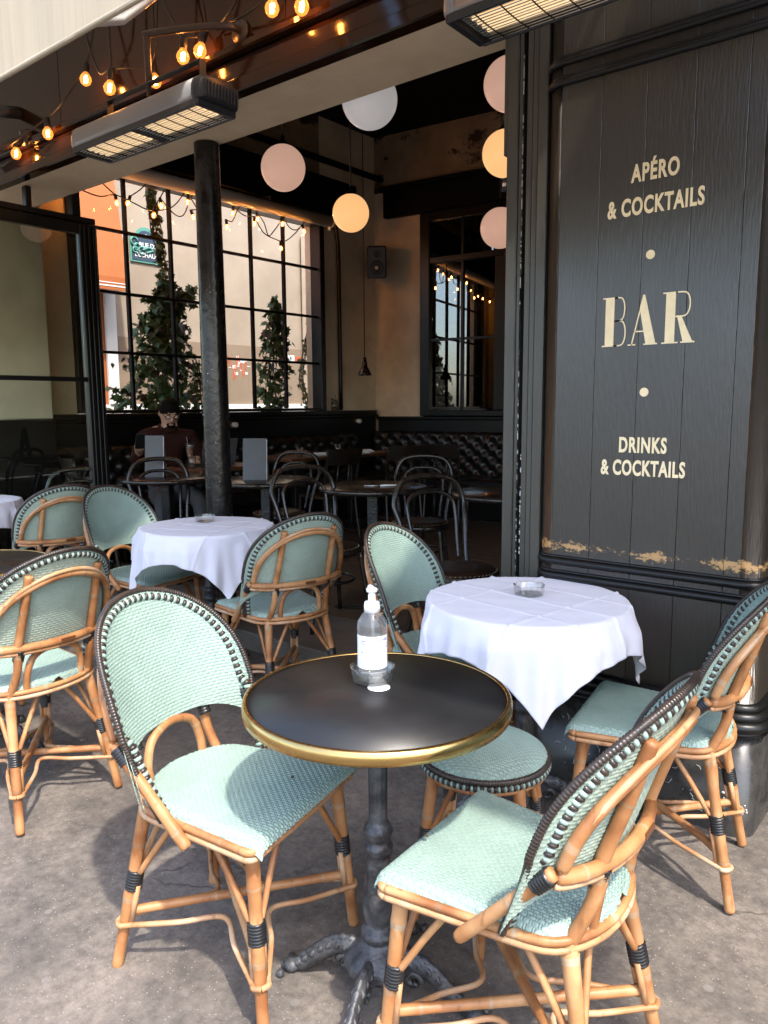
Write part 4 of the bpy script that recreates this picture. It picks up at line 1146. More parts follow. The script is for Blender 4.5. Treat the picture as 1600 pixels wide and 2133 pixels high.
for i, (x, y, a, lab) in enumerate(TABLES):
    o = TB1 if i == 0 else copy_tree(TB1)
    o.location = (x, y, gz(x)); o.rotation_euler = (0, 0, rad(a)); o['label'] = lab; o['group'] = 'round bistro tables on the terrace'
def cloth_obj(x, y, rot, half, label, seed, R0=0.318, H0=0.7525, nf=9):
    """square cloth laid over a round top; it hangs in folds, the corners lowest"""
    rnd = np.random.RandomState(seed)
    n = 150; u = np.linspace(-half, half, n); A, B = np.meshgrid(u, u, indexing='ij')
    r = np.hypot(A, B); th_ = np.arctan2(B, A)
    h = np.clip(r - R0, 0, None)
    # below the edge the cloth hangs in flat panels that meet in crisp creases: a wide panel under each corner
    base = [20, 70, 110, 160, 200, 250, 290, 340]; cr_ = np.radians(np.array(base) + rnd.uniform(-6, 6, 8)); ph = rnd.uniform(0, 6.28, 4)
    deg = np.mod(th_, 2 * np.pi); poly = np.ones_like(r); flare = np.zeros_like(r)
    fl = rnd.uniform(-.02, .16, 8)
    for i in range(8):
        c0 = cr_[i]; c1 = cr_[(i + 1) % 8] + (2 * np.pi if i == 7 else 0); mid = (c0 + c1) / 2; al = (c1 - c0) / 2
        d0 = np.abs(np.mod(deg - mid + np.pi, 2 * np.pi) - np.pi); ins = d0 <= al + 1e-9
        poly = np.where(ins, 1.095 * np.cos(al) / np.cos(np.minimum(d0, al)), poly)
        flare = np.where(ins, fl[i] * (1 - (d0 / al) ** 2), flare)
    k = np.clip(h / 0.09, 0, 1); k = k * k * (3 - 2 * k)
    rip = 0.010 * np.sin(th_ * 17 + ph[0] + h * 9) + 0.006 * np.sin(th_ * 31 + ph[1])
    rr = np.where(r < R0, r, R0 + 0.006 + 0.010 * (1 - np.exp(-h / .012)) + k * (R0 * (poly - 1) + h * (0.07 + flare + rip * 4)))
    drop = np.where(r < R0, 0, np.sqrt(np.clip(h ** 2 - (0.28 * h) ** 2, 0, None)) * .985)
    sof = 0.010; drop = np.where(r < R0, 0.0, np.where(h < sof, h ** 2 / (2 * sof), drop - sof / 2))
    s_ = rr / np.maximum(r, 1e-6)
    Z = H0 - drop
    # ironed creases and slight rumple on top
    cre = sum(0.0034 * np.exp(-((q - c) / .0055) ** 2) for q, c in ((A, -.16), (A, .15), (B, -.15), (B, .16), (A, 0.0)))
    rum = 0.0012 * np.sin(A * 21 + 1) * np.sin(B * 17 + ph[3]) + 0.0008 * np.sin(A * 43 + B * 31)
    Z = Z + cre + np.clip(rum, -.0005, 1) + .0006
    P = np.stack([A * s_, B * s_, Z], -1)
    N_ = normals_of(P); P = P + N_ * (cre * (r > R0))[..., None]
    me = grid_mesh('tablecloth', P, 'cloth')
    o = put('tablecloth', me); o.location = (x, y, gz(x)); o.rotation_euler = (0, 0, rot)
    md = o.modifiers.new('thickness', 'SOLIDIFY'); md.thickness = 0.0012; md.offset = 1
    return tag(o, label, 'tablecloth', 'white tablecloths on the terrace tables')
cloth_obj(-1.190, 2.215, rad(-54 - 45), .445, 'white cloth on the table beside the lettered panel', 3)
cloth_obj(-3.110, 2.420, rad(-24 - 45), .46, 'white cloth on the table left of centre before the column', 5)
cloth_obj(-4.920, 1.990, rad(-40 - 45), .47, 'white cloth on the table cut off at the far left', 8)
# ================================================================== small things on the tables
def make_ashtray():
    g = MB()
    prof = [(0, 0.002), (.040, .002), (.046, .0), (.049, .003), (.0515, .030), (.0525, .034), (.0500, .0345), (.0470, .031), (.0435, .008), (.036, .006), (0, .006)]
    n = 36; vs = []; fs = []
    for r_, z in prof:
        for k in range(n):
            a = 2 * math.pi * k / n
            zz = z - (.008 if (z > .025 and k % 9 in (0,)) else 0)
            vs.append((max(r_, 1e-4) * math.cos(a), max(r_, 1e-4) * math.sin(a), zz))
    for i in range(len(prof) - 1):
        for k in range(n): fs.append((i * n + k, i * n + (k + 1) % n, (i + 1) * n + (k + 1) % n, (i + 1) * n + k))
    g.add(vs, fs, 0, True)
    return g.mesh('ashtray', 'glassware')
am = make_ashtray()
for x, y, z, lab in ((-1.210, 2.266, .7555, 'clear glass ashtray on the right white cloth'), (-3.215, 2.490, .7555, 'clear glass ashtray on the left white cloth'),
                     (-4.80, 2.02, .7555, 'clear glass ashtray on the far left white cloth'), (-1.118, 1.334, .7495, 'clear glass ashtray with the soap bottle standing in it')):
    o = put('ashtray', am); o.location = (x, y, z + gz(x)); tag(o, lab, 'ashtray', 'glass ashtrays on the terrace tables')
# soap bottle standing in the ashtray
bx, by = -1.118, 1.334; bz = .7495 + .0062 + gz(bx)
sb_ = thing('soap_bottle', (bx, by, bz), 'clear plastic pump bottle of hand gel with a white label', 'bottle', None, rad(34))
g = MB(); g.lathe([(0, .001), (.031, .001), (.0345, .006), (.035, .012), (.035, .128), (.0335, .136), (.024, .152), (.0165, .160), (.0155, .166), (.0155, .172)], n=36); g.build('body', 'bottle_plastic', sb_)
g = MB(); g.lathe([(0, .004), (.032, .004), (.0335, .014), (.0335, .098), (0, .0985)], n=28); lq = g.build('gel', 'bottle_plastic', sb_)
g = MB(); g.lathe([(.0155, .158), (.0178, .159), (.0178, .180), (.016, .183), (.0085, .184), (.0085, .200), (.0075, .201), (.0075, .206)], n=28); cp = g.build('collar', 'pump_white', sb_)
g = MB()
for k in range(24):
    a = 2 * math.pi * k / 24; g.tube([(.0178 * math.cos(a), .0178 * math.sin(a), .161), (.0178 * math.cos(a), .0178 * math.sin(a), .176)], .0008, 4)
g.build('grip_rib', 'pump_white', cp)
g = MB(); g.lathe([(.0075, .204), (.0125, .206), (.0135, .212), (.011, .2155), (0, .217)], n=20)
g.tube(cr([(0, 0, .2105), (-.018, 0, .2125), (-.032, 0, .2095), (-.0385, 0, .2035)], 5), [.0082, .0080, .0078, .0074, .0070, .0066, .0062, .0058, .0055, .0052, .0050, .0048, .0046, .0044, .0042, .0040], 10); ph_ = g.build('pump_head', 'pump_white', sb_); ph_.rotation_euler = (0, 0, rad(-73))
g = MB(); g.tube([(0, 0, .172), (.002, 0, .10), (.004, 0, .02)], .0035, 8); g.tube([(0, 0, .168), (0, 0, .138)], .0075, 10); g.build('dip_tube', 'bottle_plastic', sb_)
def curved(a0, a1, z0, z1, r_, material, name, par, n=16):
    g = MB(); v = [(r_ * math.cos(a0 + (a1 - a0) * k / n), r_ * math.sin(a0 + (a1 - a0) * k / n), z) for z in (z0, z1) for k in range(n + 1)]
    g.add(v, [(k, k + 1, n + 2 + k, n + 1 + k) for k in range(n)], 0, True); return g.build(name, material, par)
lb = curved(rad(-165), rad(-5), .030, .108, .0354, 'label_white', 'label', sb_, 30)
def label_text(body, size, ac, z, material, bold=0.0):
    me = text_mesh(body, size, 0.00005, 1.0, bold)
    for v in me.vertices:
        a = rad(ac) + v.co.x / .0357; zz = v.co.y; v.co = (.0357 * math.cos(a), .0357 * math.sin(a), z + zz)
    me.materials.append(MATS[material]); put('print', me, lb)
label_text('SANIGEL', .0080, -42, .0960, 'print_blue', .00015)
label_text('hydroalcoolique', .0055, -42, .0870, 'print_blue')
label_text('Gel désinfectant mains', .0045, -46, .0800, 'print_grey', .0001)
label_text('500 ml', .0050, -122, .0680, 'print_grey', .0001)
for k in range(5): label_text('usage externe uniquement', .0028, -116, .0520 - k * .0042, 'print_grey')
for k in range(6): label_text('ne pas avaler, tenir hors', .0026, -45, .0600 - k * .0042, 'print_grey')
g = MB()
vv = []
for k in range(25):
    t_ = 2 * math.pi * k / 24; a = rad(-118) + .0088 * math.cos(t_) / .0357; vv.append((.0358 * math.cos(a), .0358 * math.sin(a), .0930 + .0048 * math.sin(t_)))
g.add(vv[:24], [tuple(range(24))], 0, False); g.build('emblem', 'print_blue', lb)
curved(rad(-132), rad(-104), .0915, .0945, .0360, 'label_white', 'emblem_band', lb, 8)
curved(rad(-40), rad(-34), .070, .0735, .0358, 'print_orange', 'emblem', lb, 4)
# round paper sticker on the table, pattern left plain
g = MB(); g.lathe([(0, 0), (.026, 0), (.026, .0006), (0, .0006)], n=32)
o = g.build('round_sticker', 'paper'); o.location = (-1.076, 1.306, .7486 + gz(-1.1)); tag(o, 'small round white sticker on the black table beside the ashtray', 'sticker')

# scraps of dry leaf on the seats
def scrap(x, y, z, rot, size, lab):
    g = MB(); leaf_pts = [(0, -1, 0), (.5, -.3, .1), (.35, .5, 0), (0, 1, .15), (-.4, .4, .05), (-.45, -.4, .12)]
    g.add([(px_ * size, py_ * size, pz_ * size) for px_, py_, pz_ in leaf_pts], [(0, 1, 2, 3, 4, 5)], 0, False)
    o = g.build('leaf_scrap', 'leaf_dry'); o.location = (x, y, z); o.rotation_euler = (0, 0, rot); tag(o, lab, 'leaf', 'scraps of dry leaf')
scrap(-1.322, 1.262, .4705, .4, .008, 'tiny brown leaf scrap on the seat of the front left chair')
scrap(-.905, 1.255, .4705, 1.4, .008, 'tiny brown leaf scrap on the seat of the nearest chair')

# ================================================================== inside the cafe: bentwood chairs
def make_bent():
    t = thing('bentwood_chair', (0, 0, 0), 'x', 'chair')
    def hoop(w_, top, r0, yo):
        P = cr([(-.165, -.175, .40), (-.170, -.200, .50), (-.190 * w_ / .2, -.245, .66), (-w_, -.285, top - .13), (-w_ * .72, -.305, top - .025), (0, -.312, top), (w_ * .72, -.305, top - .025), (w_, -.285, top - .13), (.190 * w_ / .2, -.245, .66), (.170, -.200, .50), (.165, -.175, .40)], 6)
        g = MB(); g.tube([p + Vector((0, yo, 0)) for p in P], r0, 9); return g
    hoop(.205, .885, .0155, 0).build('back_hoop', 'bentwood', t)
    g = MB(); P = cr([(-.120, -.188, .455), (-.128, -.215, .55), (-.140, -.250, .67), (-.132, -.275, .755), (-.075, -.288, .795), (0, -.291, .803), (.075, -.288, .795), (.132, -.275, .755), (.140, -.250, .67), (.128, -.215, .55), (.120, -.188, .455)], 6)
    g.tube(P, .0115, 8); g.build('inner_hoop', 'bentwood', t)
    g = MB(); g.lathe([(0, .455), (.10, .462), (.16, .460), (.188, .452), (.192, .446)], n=36); st_ = g.build('seat', 'leather_brown', t)
    g = MB()
    for k in range(52):
        a = 2 * math.pi * k / 52; g.sphere((.192 * math.cos(a), .192 * math.sin(a), .447), .0042, 6, 4)
    g.build('nail', 'nail', st_)['kind'] = 'stuff'
    g = MB(); g.lathe([(.17, .405), (.203, .405), (.207, .425), (.203, .445), (.17, .447)], n=36); g.build('seat_ring', 'bentwood', t)
    for sx, sy in LEGS:
        a = Vector((sx * .150, sy * .145, .42)); b = Vector((sx * .195, sy * .205, 0))
        g = MB(); g.tube(cr([a, a.lerp(b, .4) + Vector((sx * -.004, sy * -.004, 0)), b], 5), [.0165 - .004 * i / 10 for i in range(11)], 8); g.build('leg', 'bentwood', t)
    g = MB(); g.tube([(.163 * math.cos(a), .163 * math.sin(a), .255) for a in [2 * math.pi * k / 40 for k in range(40)]], .0095, 7, True); g.build('leg_ring', 'bentwood', t)
    return t
BC = make_bent()
GB = 'black bentwood chairs inside the cafe'
K = [(-2.060, 3.120, -25, 'black bentwood chair inside behind the right cloth table, nearest the door jamb'),
     (-3.020, 3.190, -20, 'black bentwood chair inside, just right of the iron column'),
     (-4.380, 3.100, -22, 'black bentwood chair inside, between the folded door and the column'),
     (-4.780, 2.720, -22, 'black bentwood chair inside, in front of the folded glass door'),
     (-3.130, 4.260, -60, 'black bentwood chair inside, behind the round table with cutlery'),
     (-4.290, 4.020, -75, 'black bentwood chair inside, behind the chair right of the column')]
for i, (x, y, a, lab) in enumerate(K):
    if lab.startswith('black bentwood chair inside, in front'): zf = gz(x)
    else: zf = FZ
    place(BC, x, y, a, lab, GB, zf, i == 0)
def make_wood_chair():
    t = thing('wooden_chair', (0, 0, 0), 'x', 'chair')
    g = MB(); g.box(-.19, .19, -.19, .20, .435, .46, .01); g.build('seat', 'dark_wood', t)
    for sx in (-1, 1):
        g = MB(); g.tube([(sx * .17, .17, .44), (sx * .18, .185, 0)], [.015, .012], 8); g.build('leg', 'dark_wood', t)
        g = MB(); g.tube(cr([(sx * .18, -.25, 0), (sx * .17, -.185, .44), (sx * .175, -.215, .66), (sx * .18, -.265, .86)], 5), .0135, 8); g.build('back_post', 'dark_wood', t)
    g = MB(); n = 12; v = []
    for z, dy in ((.74, -.225), (.88, -.268)):
        for k in range(n + 1):
            x = -.19 + .38 * k / n; yc = -.035 * (1 - (x / .19) ** 2)
            v += [(x, dy + yc, z), (x, dy + yc - .014, z)]
    m_ = 2 * (n + 1)
    f = []
    for k in range(n):
        a = 2 * k; f += [(a, a + 2, m_ + a + 2, m_ + a), (a + 1, m_ + a + 1, m_ + a + 3, a + 3), (m_ + a, m_ + a + 2, m_ + a + 3, m_ + a + 1), (a, a + 1, a + 3, a + 2)]
    f += [(0, m_, m_ + 1, 1), (m_ - 2, m_ - 1, 2 * m_ - 1, 2 * m_ - 2)]
    g.add(v, f, 0, False); g.build('top_rail', 'dark_wood', t)
    for x in (-.06, .06):
        g = MB(); g.tube([(x, -.19, .45), (x, -.255, .76)], .009, 7); g.build('back_spindle', 'dark_wood', t)
    return t
WC = make_wood_chair()
W = [(-5.33, 3.20, 75, 'brown wooden chair in front of the man at the window table'), (-4.72, 5.02, 170, 'dark wooden chair at the banquette table with the tumbler'), (-4.55, 5.80, 150, 'dark wooden chair drawn up to the corner banquette'),
     (-4.30, 6.30, 110, 'dark wooden chair before the tufted rear banquette'), (-2.90, 5.55, 100, 'dark wooden chair beside the menu near the door jamb')]
for i, (x, y, a, lab) in enumerate(W): place(WC, x, y, a, lab, 'dark wooden chairs at the banquettes', FZ, i == 0)

# ================================================================== inside: tables
def make_round():
    t = thing('round_table', (0, 0, 0), 'x', 'table')
    g = MB(); g.lathe([(0, .715), (.33, .715), (.345, .722), (.348, .732), (.345, .742), (.33, .748), (0, .748)], n=56); g.build('table_top', 'bentwood', t)
    g = MB(); g.box(-.035, .035, -.035, .035, .012, .715, .006); g.build('pedestal', 'iron_black', t)
    g = MB(); g.box(-.21, .21, -.21, .21, 0, .014, .004); g.build('base_plate', 'iron_black', t)
    return t
RT = make_round()
R_ = [(-3.10, 3.72, 30, 'round black table with cutlery inside the cafe'), (-4.74, 3.34, 20, 'round black table with a menu left of the iron column'), (-3.98, 3.62, 25, 'round black table with a menu right of the iron column'), (-2.22, 3.92, 30, 'round black table with a menu beside the door jamb')]
for i, (x, y, a, lab) in enumerate(R_):
    o = RT if i == 0 else copy_tree(RT)
    o.location = (x, y, FZ); o.rotation_euler = (0, 0, rad(a)); o['label'] = lab; o['group'] = 'round black tables inside the cafe'
def make_square(w_, d_):
    t = thing('banquette_table', (0, 0, 0), 'x', 'table')
    g = MB(); g.box(-w_ / 2, w_ / 2, -d_ / 2, d_ / 2, .738, .77, .006); g.build('table_top', 'brown_wood', t)
    g = MB(); g.box(-.03, .03, -.03, .03, .012, .738, .004); g.build('pedestal', 'iron_black', t)
    g = MB(); g.box(-.2, .2, -.2, .2, 0, .012, .004); g.build('base_plate', 'iron_black', t)
    return t
SQ = make_square(.62, .70)
S_ = [(-5.10, 4.04, 'brown wooden table with the iced drink before the man'), (-5.36, 5.25, 'brown wooden table with a tumbler along the window banquette'), (-5.28, 5.98, 'brown wooden table with white napkins near the corner'), (-4.95, 6.62, 'brown wooden table with a napkin along the rear banquette')]
for i, (x, y, lab) in enumerate(S_):
    o = SQ if i == 0 else copy_tree(SQ)
    o.location = (x, y, FZ); o['label'] = lab; o['group'] = 'brown tables along the banquettes'
# menus
def menu(x, y, z, rot, w_, h_, lab):
    t = thing('menu_card', (x, y, z), lab, 'menu', 'standing grey menus inside', rad(rot))
    for s in (-1, 1):
        g = MB(); g.box(-w_ / 2, w_ / 2, -.0015, .0015, 0, h_, 0, 0, Matrix.Translation((0, s * h_ * math.sin(rad(9)), 0)) @ Matrix.Rotation(rad(9) * s, 4, 'X'))
        g.build('cover', 'menu_grey', t)
    g = MB(); g.box(w_ / 2 - .002, w_ / 2 + .001, -.004, .004, .002, h_ * .97, 0, 0, Matrix.Translation((0, -h_ * math.sin(rad(9)), 0)) @ Matrix.Rotation(rad(-9), 4, 'X')); g.build('page_edge', 'paper', t)
menu(-4.78, 3.28, FZ + .749, 38, .135, .30, 'grey menu card standing on the table left of the column')
menu(-4.02, 3.56, FZ + .749, 38, .165, .285, 'grey menu card standing on the table right of the column')
menu(-2.10, 3.86, FZ + .749, 38, .20, .29, 'grey menu card standing beside the door jamb')
# cutlery on the round table
cu_ = thing('cutlery', (-3.0, 3.70, FZ + .749), 'steel knife and fork lying on the round black table', 'cutlery', None, rad(38))
g = MB(); g.tube([(-.12, .01, .004), (-.02, .0, .005)], [.004, .006], 6); g.build('fork', 'steel', cu_)
g = MB(); g.tube([(-.02, 0, .006), (.09, .02, .006)], .0065, 6); g.build('knife_handle', 'paper', cu_)
g = MB(); g.tube([(.0, .03, .006), (.13, .045, .006)], .0065, 6); g.build('knife', 'steel', cu_)
# glasses and napkins
def tumbler(x, y, lab):
    g = MB(); g.lathe([(0, .004), (.028, .003), (.034, .09), (.032, .09), (.027, .012), (0, .012)], n=20); o = g.build('tumbler', 'glassware'); o.location = (x, y, FZ + .771)
    tag(o, lab, 'glass', 'water tumblers inside')
tumbler(-4.98, 3.75, 'empty water tumbler beside the iced drink'); tumbler(-5.16, 5.12, 'clear tumbler on the window banquette table'); tumbler(-5.30, 5.80, 'clear tumbler near the corner banquette')
def napkin(x, y, r0, lab):
    t = thing('napkin', (x, y, FZ + .7705), lab, 'napkin', 'folded white napkins inside', rad(r0))
    g = MB(); g.box(-.10, .10, -.045, .045, 0, .012, .004); g.build('cloth', 'paper', t)
    g = MB(); g.box(-.095, .085, -.03, .04, .0125, .026, .006); g.build('fold', 'paper', t)
napkin(-5.22, 5.42, 70, 'folded white napkin beside the tumbler'); napkin(-5.10, 5.92, 60, 'folded white napkin on the corner table'); napkin(-5.22, 6.12, 65, 'second folded white napkin further back on the corner table'); napkin(-4.80, 6.58, 20, 'folded white napkin before the rear banquette')
dr = thing('iced_drink', (-5.12, 3.84, FZ + .7705), 'tall stemmed glass of iced coffee with a straw before the man', 'drink')
g = MB(); g.lathe([(0, .002), (.032, .003), (.030, .007), (.009, .014), (.007, .026), (.012, .034), (.008, .042), (.016, .055), (.027, .10), (.034, .165), (.036, .185), (.0345, .185), (.025, .10), (.012, .056)], n=24); g.build('glass', 'glassware', dr)
g = MB(); g.lathe([(0, .056), (.012, .057), (.0245, .10), (.031, .155), (0, .156)], n=20); g.build('coffee', 'latte', dr)
g = MB(); g.tube([(0, .0, .08), (-.008, -.022, .24)], .003, 6); g.build('straw', 'print_grey', dr)
lp = thing('laptop', (-5.20, 4.10, FZ + .7705), 'dark laptop open on the table in front of the man', 'laptop', None, rad(-8))
g = MB(); g.box(-.12, .12, -.16, .16, 0, .014, .004); g.build('base', 'heater_cap', lp)
g = MB(); g.box(0, .008, -.16, .16, 0, .22, .003, 0, Matrix.Translation((.125, 0, .008)) @ Matrix.Rotation(rad(16), 4, 'Y')); g.build('screen', 'menu_grey', lp)

# ================================================================== tufted banquettes
def tufted(name, T4, length, height, z0, label):
    t = thing(name, T4 @ Vector((length / 2, 0, 0)), label, 'banquette')
    nu, nv = int(length / .018), int(height / .018)
    U, Vv = np.meshgrid(np.linspace(0, length, nu), np.linspace(0, height, nv), indexing='ij')
    pu, pv = .19, .16
    D = np.full_like(U, 9.0)
    for oi, oj in ((0, 0), (.5, .5)):
        du = (U / pu + oi) % 1.0; dv = (Vv / pv + oj) % 1.0
        D = np.minimum(D, np.hypot((du - .5) * pu, (dv - .5) * pv))
    a = (U / pu + Vv / pv) % 1.0; b = (U / pu - Vv / pv) % 1.0
    crease = np.minimum(np.abs(a - .5), np.abs(b - .5))
    dep = .045 * (1 - np.exp(-(D / .045) ** 2)) + .0 * crease
    fall = np.clip((height - Vv) / .03, 0, 1) ** .5
    O = (.07 + dep) * (.3 + .7 * fall)
    P = np.stack([U, -O, Vv + z0], -1)
    R3 = np.array(T4)[:3, :3]; t3 = np.array(T4)[:3, 3]
    P = P @ R3.T + t3 - np.array(t.location)[None, None, :]
    put('back_cushion', grid_mesh('back_cushion', P, 'leather'), t)
    g = MB()
    for i in range(int(length / pu) + 1):
        for j in range(int(height / pv) + 1):
            for oi, oj in ((.5, .5), (1.0, 1.0)):
                uu, v_ = (i + oi) * pu, (j + oj) * pv
                if uu < length and v_ < height - .02: g.sphere(T4 @ Vector((uu, -.078, v_ + z0)), .010, 8, 6)
    wpart('button', g, 'leather', t)['kind'] = 'stuff'
    g = MB(); g.box(0, length, -.56, -.02, FZ, FZ + .30, .01, 0, T4); wpart('base', g, 'room_black', t)
    g = MB(); g.box(0, length, -.58, -.08, FZ + .305, FZ + .45, .03, 0, T4); wpart('seat_cushion', g, 'leather', t)
    return t
tufted('banquette', TB @ Matrix.Translation((.06, -.055, 0)), 4.2, .52, .56, 'black tufted leather banquette along the rear wall')
TWn = Matrix.Translation((XW + .055, 2.98, 0)) @ Matrix.Rotation(rad(90), 4, 'Z')
tufted('banquette', TWn, 4.0, .50, .56, 'black tufted leather banquette under the big window')

# ================================================================== wall bits: sockets, speaker, lamps, jar plants
for y, lab in ((5.14, 'white lamp socket on a wooden block beside the column'), (7.06, 'white lamp socket on a wooden block near the corner')):
    t = thing('lamp_socket', (XW + .06, y, 1.205), lab, 'socket', 'white lamp sockets on the dado')
    RYm = Matrix.Translation((XW + .05, y, 1.205)) @ Matrix.Rotation(rad(90), 4, 'Y')
    g = MB(); g.lathe([(0, 0), (.036, 0), (.036, .018), (.03, .024), (0, .024)], n=20, tf=RYm); wpart('block', g, 'brown_wood', t)
    g = MB(); g.lathe([(0, .022), (.022, .024), (.027, .04), (.027, .075), (.020, .08), (.014, .08), (.013, .06), (0, .058)], n=20, tf=RYm); wpart('socket', g, 'white_paint', t)
sp = thing('loudspeaker', (-5.92, 7.30, 2.9), 'black loudspeaker mounted in the corner of the room', 'speaker', None, 0)
m4 = Matrix.Translation((-5.93, 7.22, 3.06)) @ Matrix.Rotation(rad(-52), 4, 'Z') @ Matrix.Rotation(rad(12), 4, 'Y')
g = MB(); g.box(-.13, .13, -.11, .11, -.18, .18, .012, 0, m4); wpart('cabinet', g, 'heater_cap', sp)
for z, r0 in ((-.06, .075), (.09, .035)):
    g = MB(); g.lathe([(0, .004), (r0 * .35, .012), (r0 * .4, .004), (r0 * .85, .012), (r0, .016), (r0 * 1.08, .0)], n=24, tf=m4 @ Matrix.Translation((.13, 0, z)) @ Matrix.Rotation(rad(90), 4, 'Y')); wpart('driver', g, 'rubber', sp)
g = MB(); g.lathe([(0, .013), (.018, .011), (.026, .006)], n=16, tf=m4 @ Matrix.Translation((.131, 0, -.06)) @ Matrix.Rotation(rad(90), 4, 'Y')); wpart('dust_cap', g, 'plaster', sp)
g = MB(); g.tube([m4 @ Vector((-.12, 0, 0)), (XW + .02, 7.45, 3.06)], .02, 8); wpart('bracket', g, 'iron_black', sp)
pl_ = thing('pendant_lamp', (-5.60, 6.59, 1.75), 'small black pendant lamp hanging on a long cord in the corner', 'lamp')
g = MB(); g.tube([(-5.60, 6.59, 1.90), (-5.60, 6.59, 4.56)], .005, 6); wpart('cord', g, 'cable', pl_)
g = MB(); g.lathe([(.012, .20), (.020, .195), (.024, .15), (.030, .14), (.032, .10), (.060, .05), (.075, .02), (.078, .0), (.074, .0), (.055, .048), (.026, .10)], (-5.60, 6.59, 1.72), 24); wpart('shade', g, 'bentwood', pl_)
g = MB(); g.sphere((-5.60, 6.59, 1.752), .026, 12, 8); wpart('bulb', g, 'bulb', pl_)
def globe(p, r0, material, lab, dz=4.56):
    t = thing('globe_lamp', (p[0], p[1], p[2]), lab, 'lamp', 'glass globe lamps inside')
    g = MB(); g.sphere((0, 0, 0), r0, 40, 26); g.build('globe', material, t)
    g = MB(); g.lathe([(.0, r0 + .055), (.012, r0 + .055), (.014, r0 + .03), (.035, r0 + .012), (.052, r0 - .006), (.052, r0 - .016)], n=20); g.build('cap', 'rubber', t)
    g = MB(); g.tube([(0, 0, r0 + .04), (0, 0, dz - p[2])], .006, 6); g.build('rod', 'satin_black', t)
globe((-2.727, 3.269, 2.967), .145, 'globe_white', 'large white glass globe lamp just under the beam')
globe((-3.843, 3.716, 2.938), .145, 'globe_pink', 'pinkish glass globe lamp right of the iron column')
globe((-4.205, 4.797, 2.905), .145, 'globe_warm', 'warm glowing globe lamp before the room corner')
globe((-2.327, 4.014, 3.166), .145, 'globe_pink', 'topmost pink glass globe lamp beside the door jamb')
globe((-2.661, 4.543, 2.988), .145, 'globe_warm', 'orange glowing globe lamp half hidden by the door jamb')
globe((-3.033, 5.125, 2.679), .145, 'globe_pink', 'lowest pink glass globe lamp beside the door jamb')
def jar(x, y, z, lab, n_, hgt):
    t = thing('jar_plant', (x, y, z), lab, 'plant', 'small plants on the window sill')
    g = MB(); g.lathe([(0, .003), (.042, .003), (.046, .10), (.043, .10), (.039, .008)], n=20); g.build('jar', 'glassware', t)
    g = MB(); g.lathe([(0, .004), (.038, .005), (.040, .035), (0, .04)], n=16); g.build('soil', 'stem', t)
    g = MB()
    for k in range(n_):
        a = random.uniform(0, 6.28); h = random.uniform(.5, 1) * hgt; r1 = random.uniform(.01, .05)
        p = Vector((r1 * math.cos(a), r1 * math.sin(a), .04 + h)); g.tube([(0, 0, .03), (p.x * .4, p.y * .4, .03 + h * .6), p], .002, 5)
        for q in range(3):
            c = Vector((p.x + random.gauss(0, .015), p.y + random.gauss(0, .015), p.z + random.gauss(0, .012))); d_ = Vector((random.gauss(0, 1), random.gauss(0, 1), .4)).normalized() * .028; e_ = d_.cross(Vector((.3, .2, 1))).normalized() * .010
            g.add([c, c + d_ * .5 + e_, c + d_, c + d_ * .5 - e_], [(0, 1, 2, 3)], 0, False)
    g.build('leaves', 'leaf', t)
jar(XW + .06, 6.68, ZS - .001, 'small plant in a glass jar at the right end of the window sill', 9, .10)
jar(XW + .06, 3.56, ZS - .001, 'spiky dark plant at the left end of the window sill', 9, .18)

